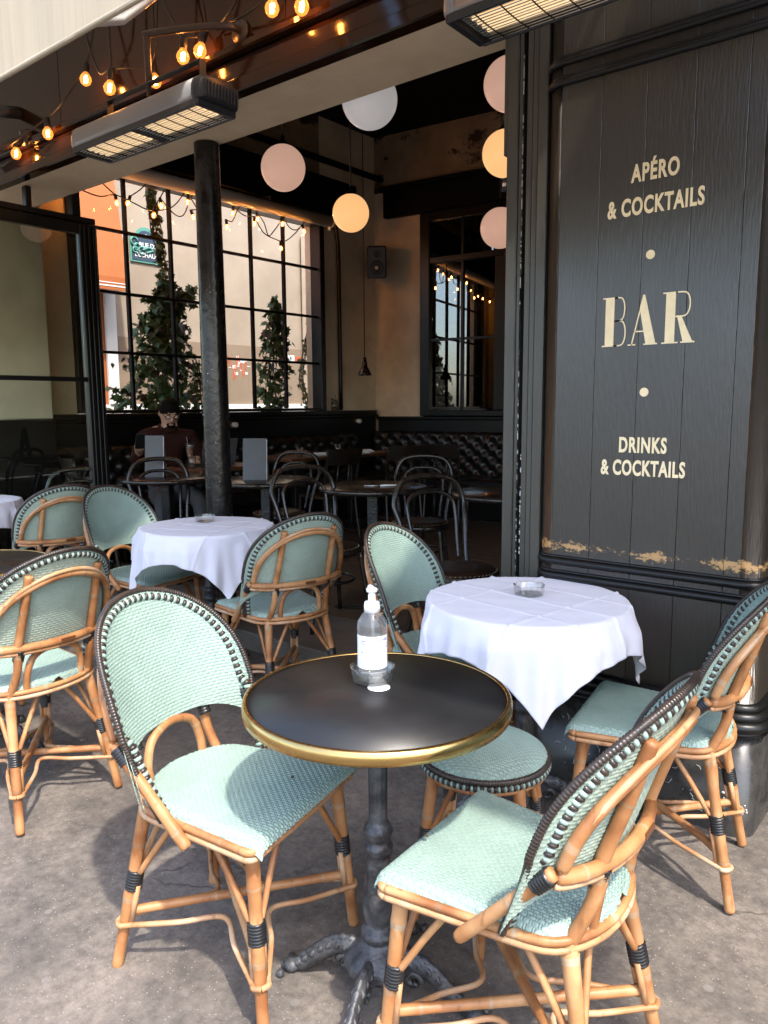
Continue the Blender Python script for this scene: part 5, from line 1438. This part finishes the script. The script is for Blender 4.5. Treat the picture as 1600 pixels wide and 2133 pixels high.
# ================================================================== the man at the window table
def skin_body():
    bm = bmesh.new(); lay = bm.verts.layers.skin.verify()
    def vtx(p, rx, ry=None):
        v = bm.verts.new(p); v[lay].radius = (rx, ry or rx); return v
    MX, MY, MZ = -5.52, 3.90, FZ
    def P(x, y, z): return (MX + x, MY + y, MZ + z)
    pel = vtx(P(0, 0, .56), .15, .13); pel[lay].use_root = True
    wai = vtx(P(.01, 0, .72), .135, .15); che = vtx(P(.03, 0, .90), .145, .17); upc = vtx(P(.05, 0, 1.01), .12, .16); nk = vtx(P(.085, 0, 1.075), .062); hd0 = vtx(P(.12, 0, 1.12), .06); hd1 = vtx(P(.145, .005, 1.19), .088, .085); hd2 = vtx(P(.135, .005, 1.255), .075)
    for a, b in ((pel, wai), (wai, che), (che, upc), (upc, nk), (nk, hd0), (hd0, hd1), (hd1, hd2)): bm.edges.new((a, b))
    for s in (-1, 1):
        sh = vtx(P(.055, s * .185, 1.00), .075); el = vtx(P(.12, s * .285, .80), .056) if s < 0 else vtx(P(.12, .265, .80), .056)
        wr_ = vtx(P(.33, -.29, .90) if s < 0 else P(.34, .16, .82), .034); hn = vtx(P(.385, -.31, .915) if s < 0 else P(.41, .12, .815), .036)
        for a, b in ((upc, sh), (sh, el), (el, wr_), (wr_, hn)): bm.edges.new((a, b))
        for k in range(4):
            off = (k - 1.5) * .019
            f1 = vtx((hn.co.x + .045, hn.co.y + off, hn.co.z + (.012 if s < 0 else -.006)), .0105); f2 = vtx((hn.co.x + .065 - abs(k - 1.2) * .005, hn.co.y + off * 1.1, hn.co.z + (.045 if s < 0 else -.018)), .009)
            bm.edges.new((hn, f1)); bm.edges.new((f1, f2))
        t1 = vtx((hn.co.x + .01, hn.co.y + s * -.035, hn.co.z + .028), .0115); t2 = vtx((hn.co.x + .035, hn.co.y + s * -.045, hn.co.z + .05), .0098); bm.edges.new((hn, t1)); bm.edges.new((t1, t2))
        hp = vtx(P(.03, s * .10, .53), .10); kn = vtx(P(.46, s * .15, .50), .075); an = vtx(P(.44, s * .16, .09), .045); ft = vtx(P(.58, s * .18, .04), .040)
        for a, b in ((pel, hp), (hp, kn), (kn, an), (an, ft)): bm.edges.new((a, b))
    me = bpy.data.meshes.new('person_tmp'); bm.to_mesh(me); bm.free()
    o = bpy.data.objects.new('person_tmp', me); C.objects.link(o)
    o.modifiers.new('s', 'SKIN').use_smooth_shade = True
    sd = o.modifiers.new('d', 'SUBSURF'); sd.levels = 2; sd.render_levels = 2
    dg = bpy.context.evaluated_depsgraph_get(); dg.update()
    m2 = bpy.data.meshes.new_from_object(o.evaluated_get(dg), depsgraph=dg); bpy.data.objects.remove(o)
    m2.materials.clear()
    for k in ('sweater', 'skin', 'trousers', 'rubber'): m2.materials.append(MATS[k])
    for p in m2.polygons:
        c = p.center; z = c.z - MZ; x = c.x - MX
        mi = 0
        if z > 1.085 or (x > .335 and z > .72): mi = 1
        elif z < .60: mi = 2
        if z < .09: mi = 3
        p.material_index = mi; p.use_smooth = True
    m2.name = 'person'
    return m2, (MX, MY, MZ)
pm, (MX, MY, MZ) = skin_body()
pe_ = thing('person', (MX, MY, MZ), 'person in a brown sweater and glasses bent over a phone at the window table', 'person', None, rad(-22))
put('body', pm, pe_, (-MX, -MY, -MZ))
def hp_(x, y, z): return Vector((x, y, z))
hc = Vector((.142, .005, 1.205))                         # head centre in the person's frame
tilt = Matrix.Rotation(rad(32), 3, 'Y')
g = MB(); g.sphere(hc, .1, 28, 18, (1.0, .80, 1.15), 0, tilt); g.sphere(hc + tilt @ Vector((.098, 0, -.012)), .016, 10, 8, (1, .8, 1.5), 0, tilt)
for s in (-1, 1): g.sphere(hc + tilt @ Vector((-.005, s * .080, -.012)), .022, 10, 8, (.7, .35, 1.2), 0, tilt)
g.build('head', 'skin', pe_)
g = MB(); n, m_ = 32, 16; vs = []; fs = []
for i in range(m_ + 1):
    for k in range(n):
        a = 2 * math.pi * k / n; lim = rad(70) + rad(48) * (0.5 - 0.5 * math.cos(a)) ; t_ = lim * i / m_
        q = Vector((.107 * math.sin(t_) * math.cos(a), .090 * math.sin(t_) * math.sin(a), .125 * math.cos(t_))) * (1 + .012 * math.sin(9 * a + i)) * (1 - .09 * (i / m_) ** 3); vs.append(hc + tilt @ q)
for i in range(m_):
    for k in range(n): fs.append((i * n + k, i * n + (k + 1) % n, (i + 1) * n + (k + 1) % n, (i + 1) * n + k))
g.add(vs, fs, 0, True); g.build('hair', 'hair', pe_)
g = MB(); g.sphere(hc + tilt @ Vector((.045, 0, -.078)), .055, 18, 12, (1.0, .98, .75), 0, tilt); g.build('beard', 'hair', pe_)
g = MB(); g.sphere(hc + tilt @ Vector((.094, 0, -.062)), .012, 10, 6, (.6, 1.8, .5), 0, tilt); g.build('mouth', 'skin', pe_)
g = MB()
for s in (-1, 1):
    c = hc + tilt @ Vector((.097, s * .034, .012)); g.tube([c + tilt @ Vector((0, .024 * math.cos(a), .019 * math.sin(a))) for a in [2 * math.pi * k / 16 for k in range(16)]], .0028, 5, True)
    g.tube([c + tilt @ Vector((0, s * .024, .005)), hc + tilt @ Vector((.0, s * .082, .01))], .0025, 5)
g.tube([hc + tilt @ Vector((.1, -.01, .014)), hc + tilt @ Vector((.1, .01, .014))], .0025, 5); g.build('glasses', 'rubber', pe_)
for s in (-1, 1):
    g = MB(); g.sphere(hc + tilt @ Vector((.088, s * .034, .012)), .010, 8, 6); g.build('eye', 'white_paint', pe_)
    g = MB(); g.tube([hc + tilt @ Vector((.096, s * .018, .040)), hc + tilt @ Vector((.090, s * .052, .042))], .005, 6); g.build('eyebrow', 'hair', pe_)
g = MB(); g.lathe([(.075, -.02), (.082, 0), (.074, .018), (.066, .022)], n=24, tf=Matrix.Translation((.088, 0, 1.085)) @ Matrix.Rotation(rad(28), 4, 'Y')); g.build('collar', 'sweater', pe_)
g = MB(); g.box(-.006, .006, -.038, .038, -.03, .115, .004, 0, Matrix.Translation((MX, MY, MZ)) @ Matrix.Rotation(rad(-22), 4, 'Z') @ Matrix.Translation((.465, -.31, .955)) @ Matrix.Rotation(rad(35), 4, 'Y')); tag(g.build('phone', 'rubber'), "dark phone held in the man's raised hand", 'phone')

# ================================================================== awning over the terrace
AY, AZ = 0.985, 2.195
def awning_bay(x0, x1, label):
    aw = thing('terrace_awning', ((x0 + x1) / 2, 1.0, 2.2), label, 'awning', 'cream awnings over the terrace')
    n = max(12, int((x1 - x0) / .06)); vs = []; fs = []
    for j, dz in enumerate((0.0, .045, .12, .30)):
        for i in range(n + 1):
            x = x0 + (x1 - x0) * i / n; wv = .0025 * math.sin(x * 9) * (1 - dz * 2.5) + .0018 * math.sin(x * 23)
            vs.append((x, AY + wv, AZ + dz))
    for j in range(3):
        for i in range(n): a = j * (n + 1) + i; fs.append((a, a + 1, a + n + 2, a + n + 1))
    g = MB(); g.add(vs, fs, 0, True); va = wpart('valance', g, 'awning', aw)
    g = MB(); g.tube([(x0 + (x1 - x0) * i / 30, AY + .003, AZ + .004) for i in range(31)], .007, 6); g.build('hem', 'awning', va)
    g = MB(); g.add([(x0, AY, AZ + .30), (x1, AY, AZ + .30), (x1, 2.46, 3.62), (x0, 2.46, 3.62)], [(0, 1, 2, 3)], 0, False); wpart('canopy', g, 'awning', aw)
    g = MB(); g.tube([(x0, AY + .03, AZ + .30), (x1, AY + .03, AZ + .30)], .028, 12); wpart('front_bar', g, 'white_paint', aw)
    for x in (x0 + .15, x1 - .15):
        g = MB(); g.tube([(x, AY + .05, AZ + .28), (x, 1.7, 2.75), (x, 2.44, 3.45)], .02, 8); wpart('arm', g, 'white_paint', aw)
awning_bay(-6.8, -2.41, 'cream canvas awning over the left of the terrace, an unseen bay split off to let sun between')  # gaps between the bays are placed to drop sun strips on the chairs
awning_bay(-2.35, -0.70, 'cream canvas awning whose valance hangs in the top left corner')
awning_bay(-0.54, 0.80, 'cream canvas awning over the lettered panel, an unseen bay added for its shade')  # unseen bay, widened to shade the right cloth and the panel edge

# ================================================================== infrared heaters
def heater(xa, xb, yc, zc, lab, vis_left=True):
    t = thing('patio_heater', ((xa + xb) / 2, yc, zc), lab, 'heater', 'infrared heaters above the terrace')
    L_ = xb - xa
    tl = Matrix.Translation((0, 0, 0)) @ Matrix.Rotation(rad(-1), 4, 'X')       # face turned a little to the terrace
    W2, H2 = .110, .066
    def ring(x, s=1.0):
        P = []
        for k in range(28):
            a = 2 * math.pi * k / 28; cx, cz = math.cos(a), math.sin(a)
            y = W2 * s * (abs(cx) ** .55) * (1 if cx > 0 else -1); z = H2 * s * (abs(cz) ** .75) * (1 if cz > 0 else -1)
            if z < -H2 * .55 * s: z = -H2 * .55 * s
            P.append(Vector((x, y, z)))
        return P
    def loft(rs):
        vs = [p for r_ in rs for p in r_]; n = 28
        f = [(i * n + k, (i + 1) * n + k, (i + 1) * n + (k + 1) % n, i * n + (k + 1) % n) for i in range(len(rs) - 1) for k in range(n)]
        f += [tuple(range(n)), tuple((len(rs) - 1) * n + k for k in range(n))[::-1]]
        g = MB(); g.add([tl @ p for p in vs], f, 0, True); return g
    h = L_ / 2
    loft([ring(-h + .05), ring(h - .05)]).build('body', 'heater_grey', t)
    loft([ring(-h, .78), ring(-h + .012, .92), ring(-h + .035, 1.0), ring(-h + .0495, 1.0)]).build('end_cap', 'heater_grey', t)
    e = loft([ring(h - .0495, 1.01), ring(h - .035, 1.01), ring(h - .010, .93), ring(h, .80)]).build('end_cap', 'heater_cap', t)
    for k in range(11):
        y = -.085 + k * .017; g = MB(); g.box(h - .012, h + .008, y - .003, y + .003, -.024, .036, .002, 0, tl); g.build('fin', 'heater_cap', e)
    # two grilled emitters in the underside
    zb = -H2 * .55
    for c in (-h * .47, h * .47):
        hw = h * .40
        g = MB(); g.box(c - hw, c + hw, -.088, .088, zb - .003, zb + .001, 0, 0, tl)
        em = g.build('reflector', 'reflector', t)
        g = MB()
        for y in (-.045, -.015, .015, .045): g.tube([tl @ Vector((c - hw * .96, y, zb - .007)), tl @ Vector((c + hw * .96, y, zb - .007))], .0055, 7)
        g.build('quartz_tube', 'quartz', em)
        for k in range(12):
            y = -.085 + k * .0155; g = MB(); g.tube([tl @ Vector((c - hw, y, zb - .020)), tl @ Vector((c + hw, y, zb - .020))], .0016, 5); g.build('grill_wire', 'steel', em)
        for k in range(5):
            x = c - hw + (k + .5) * hw * 2 / 5; g = MB(); g.tube([tl @ Vector((x, y, zb - .020 - .004 * math.cos(y * 18))) for y in [-.088 + q * .022 for q in range(9)]], .0024, 5); g.build('cross_wire', 'iron_black', em)
    g = MB(); g.box(-h + .03, h - .03, -.104, -.089, zb - .024, zb + .004, .004, 0, tl); g.box(-h + .03, h - .03, .089, .104, zb - .024, zb + .004, .004, 0, tl)
    g.box(-h + .015, -h + .045, -.1, .1, zb - .022, zb + .003, .004, 0, tl); g.box(-.035, .035, -.09, .09, zb - .014, zb + .002, .004, 0, tl); g.box(h - .05, h - .022, -.1, .1, zb - .022, zb + .003, .004, 0, tl)
    g.build('frame', 'heater_cap', t)
    return t
h1 = heater(-3.62, -2.62, 2.19, 2.655, 'grey infrared heater hanging in front of the beam at left')
def hbracket(t, xa, xb, y, z0, z1):
    g = MB(); g.box(xa, xb, y - .016, y + .016, z1, z1 + .006); g.box(xa, xa + .006, y - .016, y + .016, z0, z1); g.box(xb - .006, xb, y - .016, y + .016, z0, z1); wpart('bracket', g, 'heater_cap', t)
    g = MB()
    for x in (xa, xb): g.sphere((x, y, z0 + .012), .010, 8, 6)
    wpart('bolt', g, 'steel', t)
hbracket(h1, -3.44, -2.74, 2.20, 2.68, 2.82)
g = MB(); g.tube(cr([(-2.80, YF - .03, 3.04), (-2.82, YF - .15, 3.04), (-3.10, 2.21, 3.03), (-3.12, 2.20, 3.00), (-3.12, 2.20, 2.83)], 5), .016, 9); wpart('mount_tube', g, 'tube_brown', h1)
g = MB(); g.tube(cr([(-3.12, 2.20, 2.83), (-3.14, 2.21, 2.77), (-3.13, 2.22, 2.71), (-3.10, 2.22, 2.70)], 5), .008, 7); wpart('power_cable', g, 'cable', h1); g = MB(); g.tube(cr([(-2.95, 2.26, 2.70), (-2.80, 2.30, 2.75), (-2.66, 2.28, 2.72)], 5), .006, 6); wpart('power_cable', g, 'cable', h1)
g = MB(); g.lathe([(0, 0), (.05, 0), (.05, .012), (0, .014)], n=20, tf=Matrix.Translation((-2.80, YF - .062, 3.04)) @ Matrix.Rotation(rad(90), 4, 'X')); wpart('wall_plate', g, 'tube_brown', h1)
h2 = heater(-1.47, -0.37, 2.21, 2.612, 'grey infrared heater cut off at the top edge above the door jamb')
hbracket(h2, -1.27, -0.57, 2.22, 2.64, 2.79)
g = MB(); g.tube([(-.95, 2.22, 2.795), (-.95, 2.22, 2.97), (-.95, YF - .03, 2.99)], .016, 9); wpart('mount_tube', g, 'tube_brown', h2)

# ================================================================== festoon lights
def festoon(name, label, cable_pts, bulbs, r_b, tilt_=None, drop=None):
    """a cable with bulbs hanging from it; bulbs: positions of the glass centres"""
    t = thing(name, tuple(Vector(cable_pts[0][0])), label, 'string lights')
    for P in cable_pts:
        g = MB(); g.tube(cr(P, 6), .0045 if r_b < .024 else .0055, 6); wpart('cable', g, 'cable', t)
    for (p, up) in bulbs:
        p = Vector(p); up = Vector(up).normalized()
        q = Vector((0, 0, 1)).rotation_difference(up).to_matrix().to_4x4(); m4 = Matrix.Translation(p) @ q
        g = MB(); k = r_b / .03
        g.lathe([(0, -.031 * k), (.012 * k, -.029 * k), (.024 * k, -.018 * k), (.030 * k, 0), (.027 * k, .014 * k), (.017 * k, .030 * k), (.013 * k, .040 * k)], n=18, tf=m4); b = wpart('bulb', g, 'bulb', t)
        g = MB(); g.tube([m4 @ Vector((-.006 * k, 0, .02 * k)), m4 @ Vector((-.004 * k, 0, -.014 * k)), m4 @ Vector((.004 * k, 0, -.014 * k)), m4 @ Vector((.006 * k, 0, .02 * k))], .0055 * k, 6); g.build('filament', 'filament', b)
        g = MB(); g.lathe([(.0135 * k, .036 * k), (.0175 * k, .040 * k), (.0175 * k, .085 * k), (.014 * k, .095 * k), (0, .096 * k)], n=14, tf=m4); wpart('socket', g, 'rubber', t)
    return t
Yb = 2.36
FB = [((-3.90, Yb, 3.085), (-.2, .2, 1)), ((-3.605, Yb - .05, 2.955), (.12, .1, 1)), ((-3.34, Yb + .03, 2.945), (-.3, .1, 1)), ((-3.08, Yb, 2.975), (.0, .1, 1)), ((-3.02, Yb + .05, 3.00), (.2, .2, 1)),
      ((-2.485, Yb, 3.00), (.1, .1, 1)), ((-2.315, Yb, 2.955), (.05, .1, 1)), ((-4.37, Yb + .03, 2.925), (-.2, .1, 1)), ((-4.79, Yb + .05, 2.905), (0, .1, 1))]
def above(i, h=.093): 
    p, u = FB[i]; return Vector(p) + Vector(u).normalized() * h
c1 = [[(-5.4, Yb, 2.98), (-4.95, Yb, 2.93), above(7), (-4.1, Yb, 3.05), above(0), (-3.78, Yb, 3.35), (-3.70, Yb + .05, 3.7)],
      [above(1), (-3.66, Yb, 3.3), (-3.60, Yb, 3.7)], [(-3.95, Yb + .05, 3.7), (-3.90, Yb, 3.4), (-3.78, Yb, 3.10), above(1), (-3.45, Yb, 3.03), above(2)],
      [(-3.20, Yb, 3.75), (-3.24, Yb, 3.4), (-3.28, Yb, 3.1), above(2)], [(-3.30, Yb, 3.75), (-3.22, Yb, 3.30), (-3.12, Yb, 3.12), above(3), above(4), (-2.93, Yb, 3.25), (-2.92, Yb, 3.7)],
      [(-2.93, Yb + .08, 3.10), (-2.72, Yb + .05, 3.06), above(5), (-2.42, Yb, 3.30), (-2.2, Yb, 3.6)], [(-2.95, Yb + .08, 3.08), (-2.70, Yb, 3.10), (-2.55, Yb, 3.3), (-2.35, Yb, 3.7)], [above(6), (-2.33, Yb, 3.2), (-2.25, Yb, 3.7)]]
festoon('festoon_lights', 'dark cable of glowing bulbs hanging before the glossy fascia', c1, FB, .030)
mt_ = thing('blind_arm_stub', (-4.9, YF - .1, 3.0), 'round black tube end bolted to the fascia at far left', 'bracket')
g = MB(); g.tube([(-5.3, 2.36, 2.95), (-4.72, 2.42, 2.98)], .022, 10); g.tube([(-4.72, 2.42, 2.98), (-4.70, 2.47, 3.0)], .045, 14); wpart('tube', g, 'tube_brown', mt_)
g = MB(); g.tube([(-4.86, 2.30, 3.14), (-4.82, 2.47, 3.16)], .035, 14); wpart('ring', g, 'heater_cap', mt_)
Xb = -6.05
WB = [(3.52, 3.09), (3.88, 3.10), (4.01, 3.13), (4.25, 3.07), (4.35, 3.17), (4.62, 3.25), (4.69, 3.13), (5.06, 3.10), (5.18, 3.26), (5.41, 3.19), (5.50, 3.26), (5.81, 3.26), (6.13, 3.24), (5.81, 3.02)]
wb = [((Xb + random.uniform(-.03, .03), y, z), (random.uniform(-.15, .15), random.uniform(-.45, .45), 1)) for y, z in WB]
def ab(i): return Vector(wb[i][0]) + Vector(wb[i][1]).normalized() * .07
cw = [[(Xb, 3.1, 3.35), (Xb, 3.40, 3.17), ab(0), (Xb, 3.72, 3.13), ab(1), (Xb, 4.05, 3.14), (Xb, 4.22, 3.11), (Xb, 4.45, 3.18), (Xb, 4.62, 3.36)],
      [(Xb, 3.6, 3.36), (Xb, 3.75, 3.25), ab(1)], [ab(2), (Xb, 4.12, 3.26), (Xb, 4.2, 3.34)], [ab(3), (Xb, 4.30, 3.20), ab(4), (Xb, 4.38, 3.32)], [ab(4), (Xb, 4.48, 3.12), (Xb, 4.58, 3.14), (Xb, 4.66, 3.30), (Xb, 4.75, 3.37)],
      [(Xb, 4.50, 3.38), ab(5), (Xb, 4.72, 3.22), ab(6)], [ab(7), (Xb, 5.15, 3.18), (Xb, 5.22, 3.30), (Xb, 5.28, 3.36)], [ab(8), (Xb, 5.30, 3.26), (Xb, 5.40, 3.27), ab(9)], [ab(9), (Xb, 5.55, 3.14), (Xb, 5.70, 3.10), (Xb, 5.85, 3.10), (Xb, 6.0, 3.20), ab(12)],
      [ab(10), (Xb, 5.56, 3.24), (Xb, 5.62, 3.12), (Xb, 5.70, 3.18), ab(11)], [ab(11), (Xb, 5.92, 3.25), (Xb, 6.02, 3.24), ab(12), (Xb, 6.2, 3.40)], [ab(13), (Xb, 5.82, 3.12)]]
festoon('festoon_lights', 'string of small glowing bulbs draped across the top of the big window', cw, wb, .024)

# ================================================================== climbing plants outside the window
def leaf_poly(g, c, up, nrm, size, mi=0):
    up = (up - nrm * up.dot(nrm)); 
    if up.length < 1e-4: up = nrm.orthogonal()
    up.normalize(); sd = nrm.cross(up)
    O = [(0, -.1), (.28, -.32), (.30, -.05), (.62, .12), (.34, .30), (.30, .55), (.12, .52), (0, 1.0)]
    pts = [(x, y) for x, y in O] + [(-x, y) for x, y in reversed(O[1:-1])]
    V_ = [c + sd * (x * size) + up * (y * size) + nrm * (-.18 * abs(x) * size) for x, y in pts]
    o = len(g.v)
    g.add(V_ + [c + up * (.2 * size)], [(i, (i + 1) % len(pts), len(pts)) for i in range(len(pts))], mi, False)
def vine(loc, label, spine, widths, nleaf, size, dry=0.06):
    t = thing('climbing_plant', loc, label, 'plant', 'climbing plants outside the window')
    g = MB()
    for k in range(5):
        P = [Vector(p) + Vector((random.gauss(0, .02), random.gauss(0, .03) * (1 + w_), 0)) for p, w_ in zip(spine, widths)]
        g.tube(cr(P, 5), .006, 5)
    wpart('stem', g, 'stem', t)
    g = MB(); S = cr(spine, 12); m_ = len(S) - 1
    for k in range(nleaf):
        f = random.random() ** .9; i = f * m_; p = S[int(i)]; wi = widths; fi = f * (len(wi) - 1); j = int(fi); w_ = wi[min(j, len(wi) - 1)] * (1 - (fi - j)) + wi[min(j + 1, len(wi) - 1)] * (fi - j)
        a = random.uniform(0, 6.28); rr = w_ * math.sqrt(random.random())
        # ragged outline: some sprays reach further out
        if random.random() < .22: rr *= random.uniform(1.1, 1.6)
        c = p + Vector((rr * .5 * math.cos(a), rr * math.sin(a), random.gauss(0, .05)))
        nr = Vector((math.cos(a) * .6 + random.gauss(0, .6), math.sin(a) * .5 + random.gauss(0, .5), random.uniform(-.2, .9))).normalized()
        leaf_poly(g, c, Vector((random.gauss(0, .4), random.gauss(0, .6), -1)), nr, size * random.uniform(.55, 1.25), 1 if random.random() < dry else 0)
    wpart('foliage', g, ['leaf', 'leaf_dry'], t)
    return t
xv = XW - .40
vine((xv, 4.628, 1.192), 'tall ivy cone with a thin leader outside the left half of the window', [(xv, 4.628, 1.140), (xv, 4.628, 1.504), (xv, 4.680, 1.920), (xv, 4.711, 2.284), (xv, 4.742, 2.544)], [.50, .44, .33, .20, .09], 1250, .088)
vine((xv, 4.701, 2.544), 'thin ivy shoot climbing to the top of the window', [(xv, 4.742, 2.544), (xv, 4.711, 2.804), (xv, 4.670, 3.064), (xv, 4.628, 3.324), (xv, 4.597, 3.501)], [.09, .065, .05, .045, .03], 260, .06)
vine((xv, 4.888, 2.492), 'leafy ivy side spray left of the column outside', [(xv, 4.805, 2.388), (xv, 4.940, 2.524), (xv, 5.075, 2.503)], [.07, .09, .06], 45, .09)
vine((xv, 6.136, 1.192), 'pointed ivy cone outside the right half of the window', [(xv, 6.115, 1.140), (xv, 6.136, 1.504), (xv, 6.167, 1.920), (xv, 6.198, 2.284), (xv, 6.209, 2.565)], [.30, .29, .24, .14, .05], 560, .080, .16)
vine((xv, 5.720, 1.192), 'small trailing ivy tuft between the column and the right cone', [(xv, 5.148, 1.140), (xv, 5.096, 1.504), (xv, 5.054, 1.868)], [.12, .15, .12], 110, .062)
vine((xv, 6.708, 1.192), 'sparse ivy strand at the right edge of the window', [(xv, 6.614, 1.140), (xv, 6.718, 1.400), (xv, 6.594, 1.712), (xv, 6.677, 2.024), (xv, 6.802, 2.336), (xv, 6.885, 2.128)], [.14, .10, .05, .04, .05, .04], 190, .050)
pl = MB(); pl.box(xv - .2, xv + .12, 3.7, 7.05, 0.06, 1.12, .02); tag(pl.build('planter_box', 'satin_black'), 'long black planter holding the climbing plants outside', 'planter')
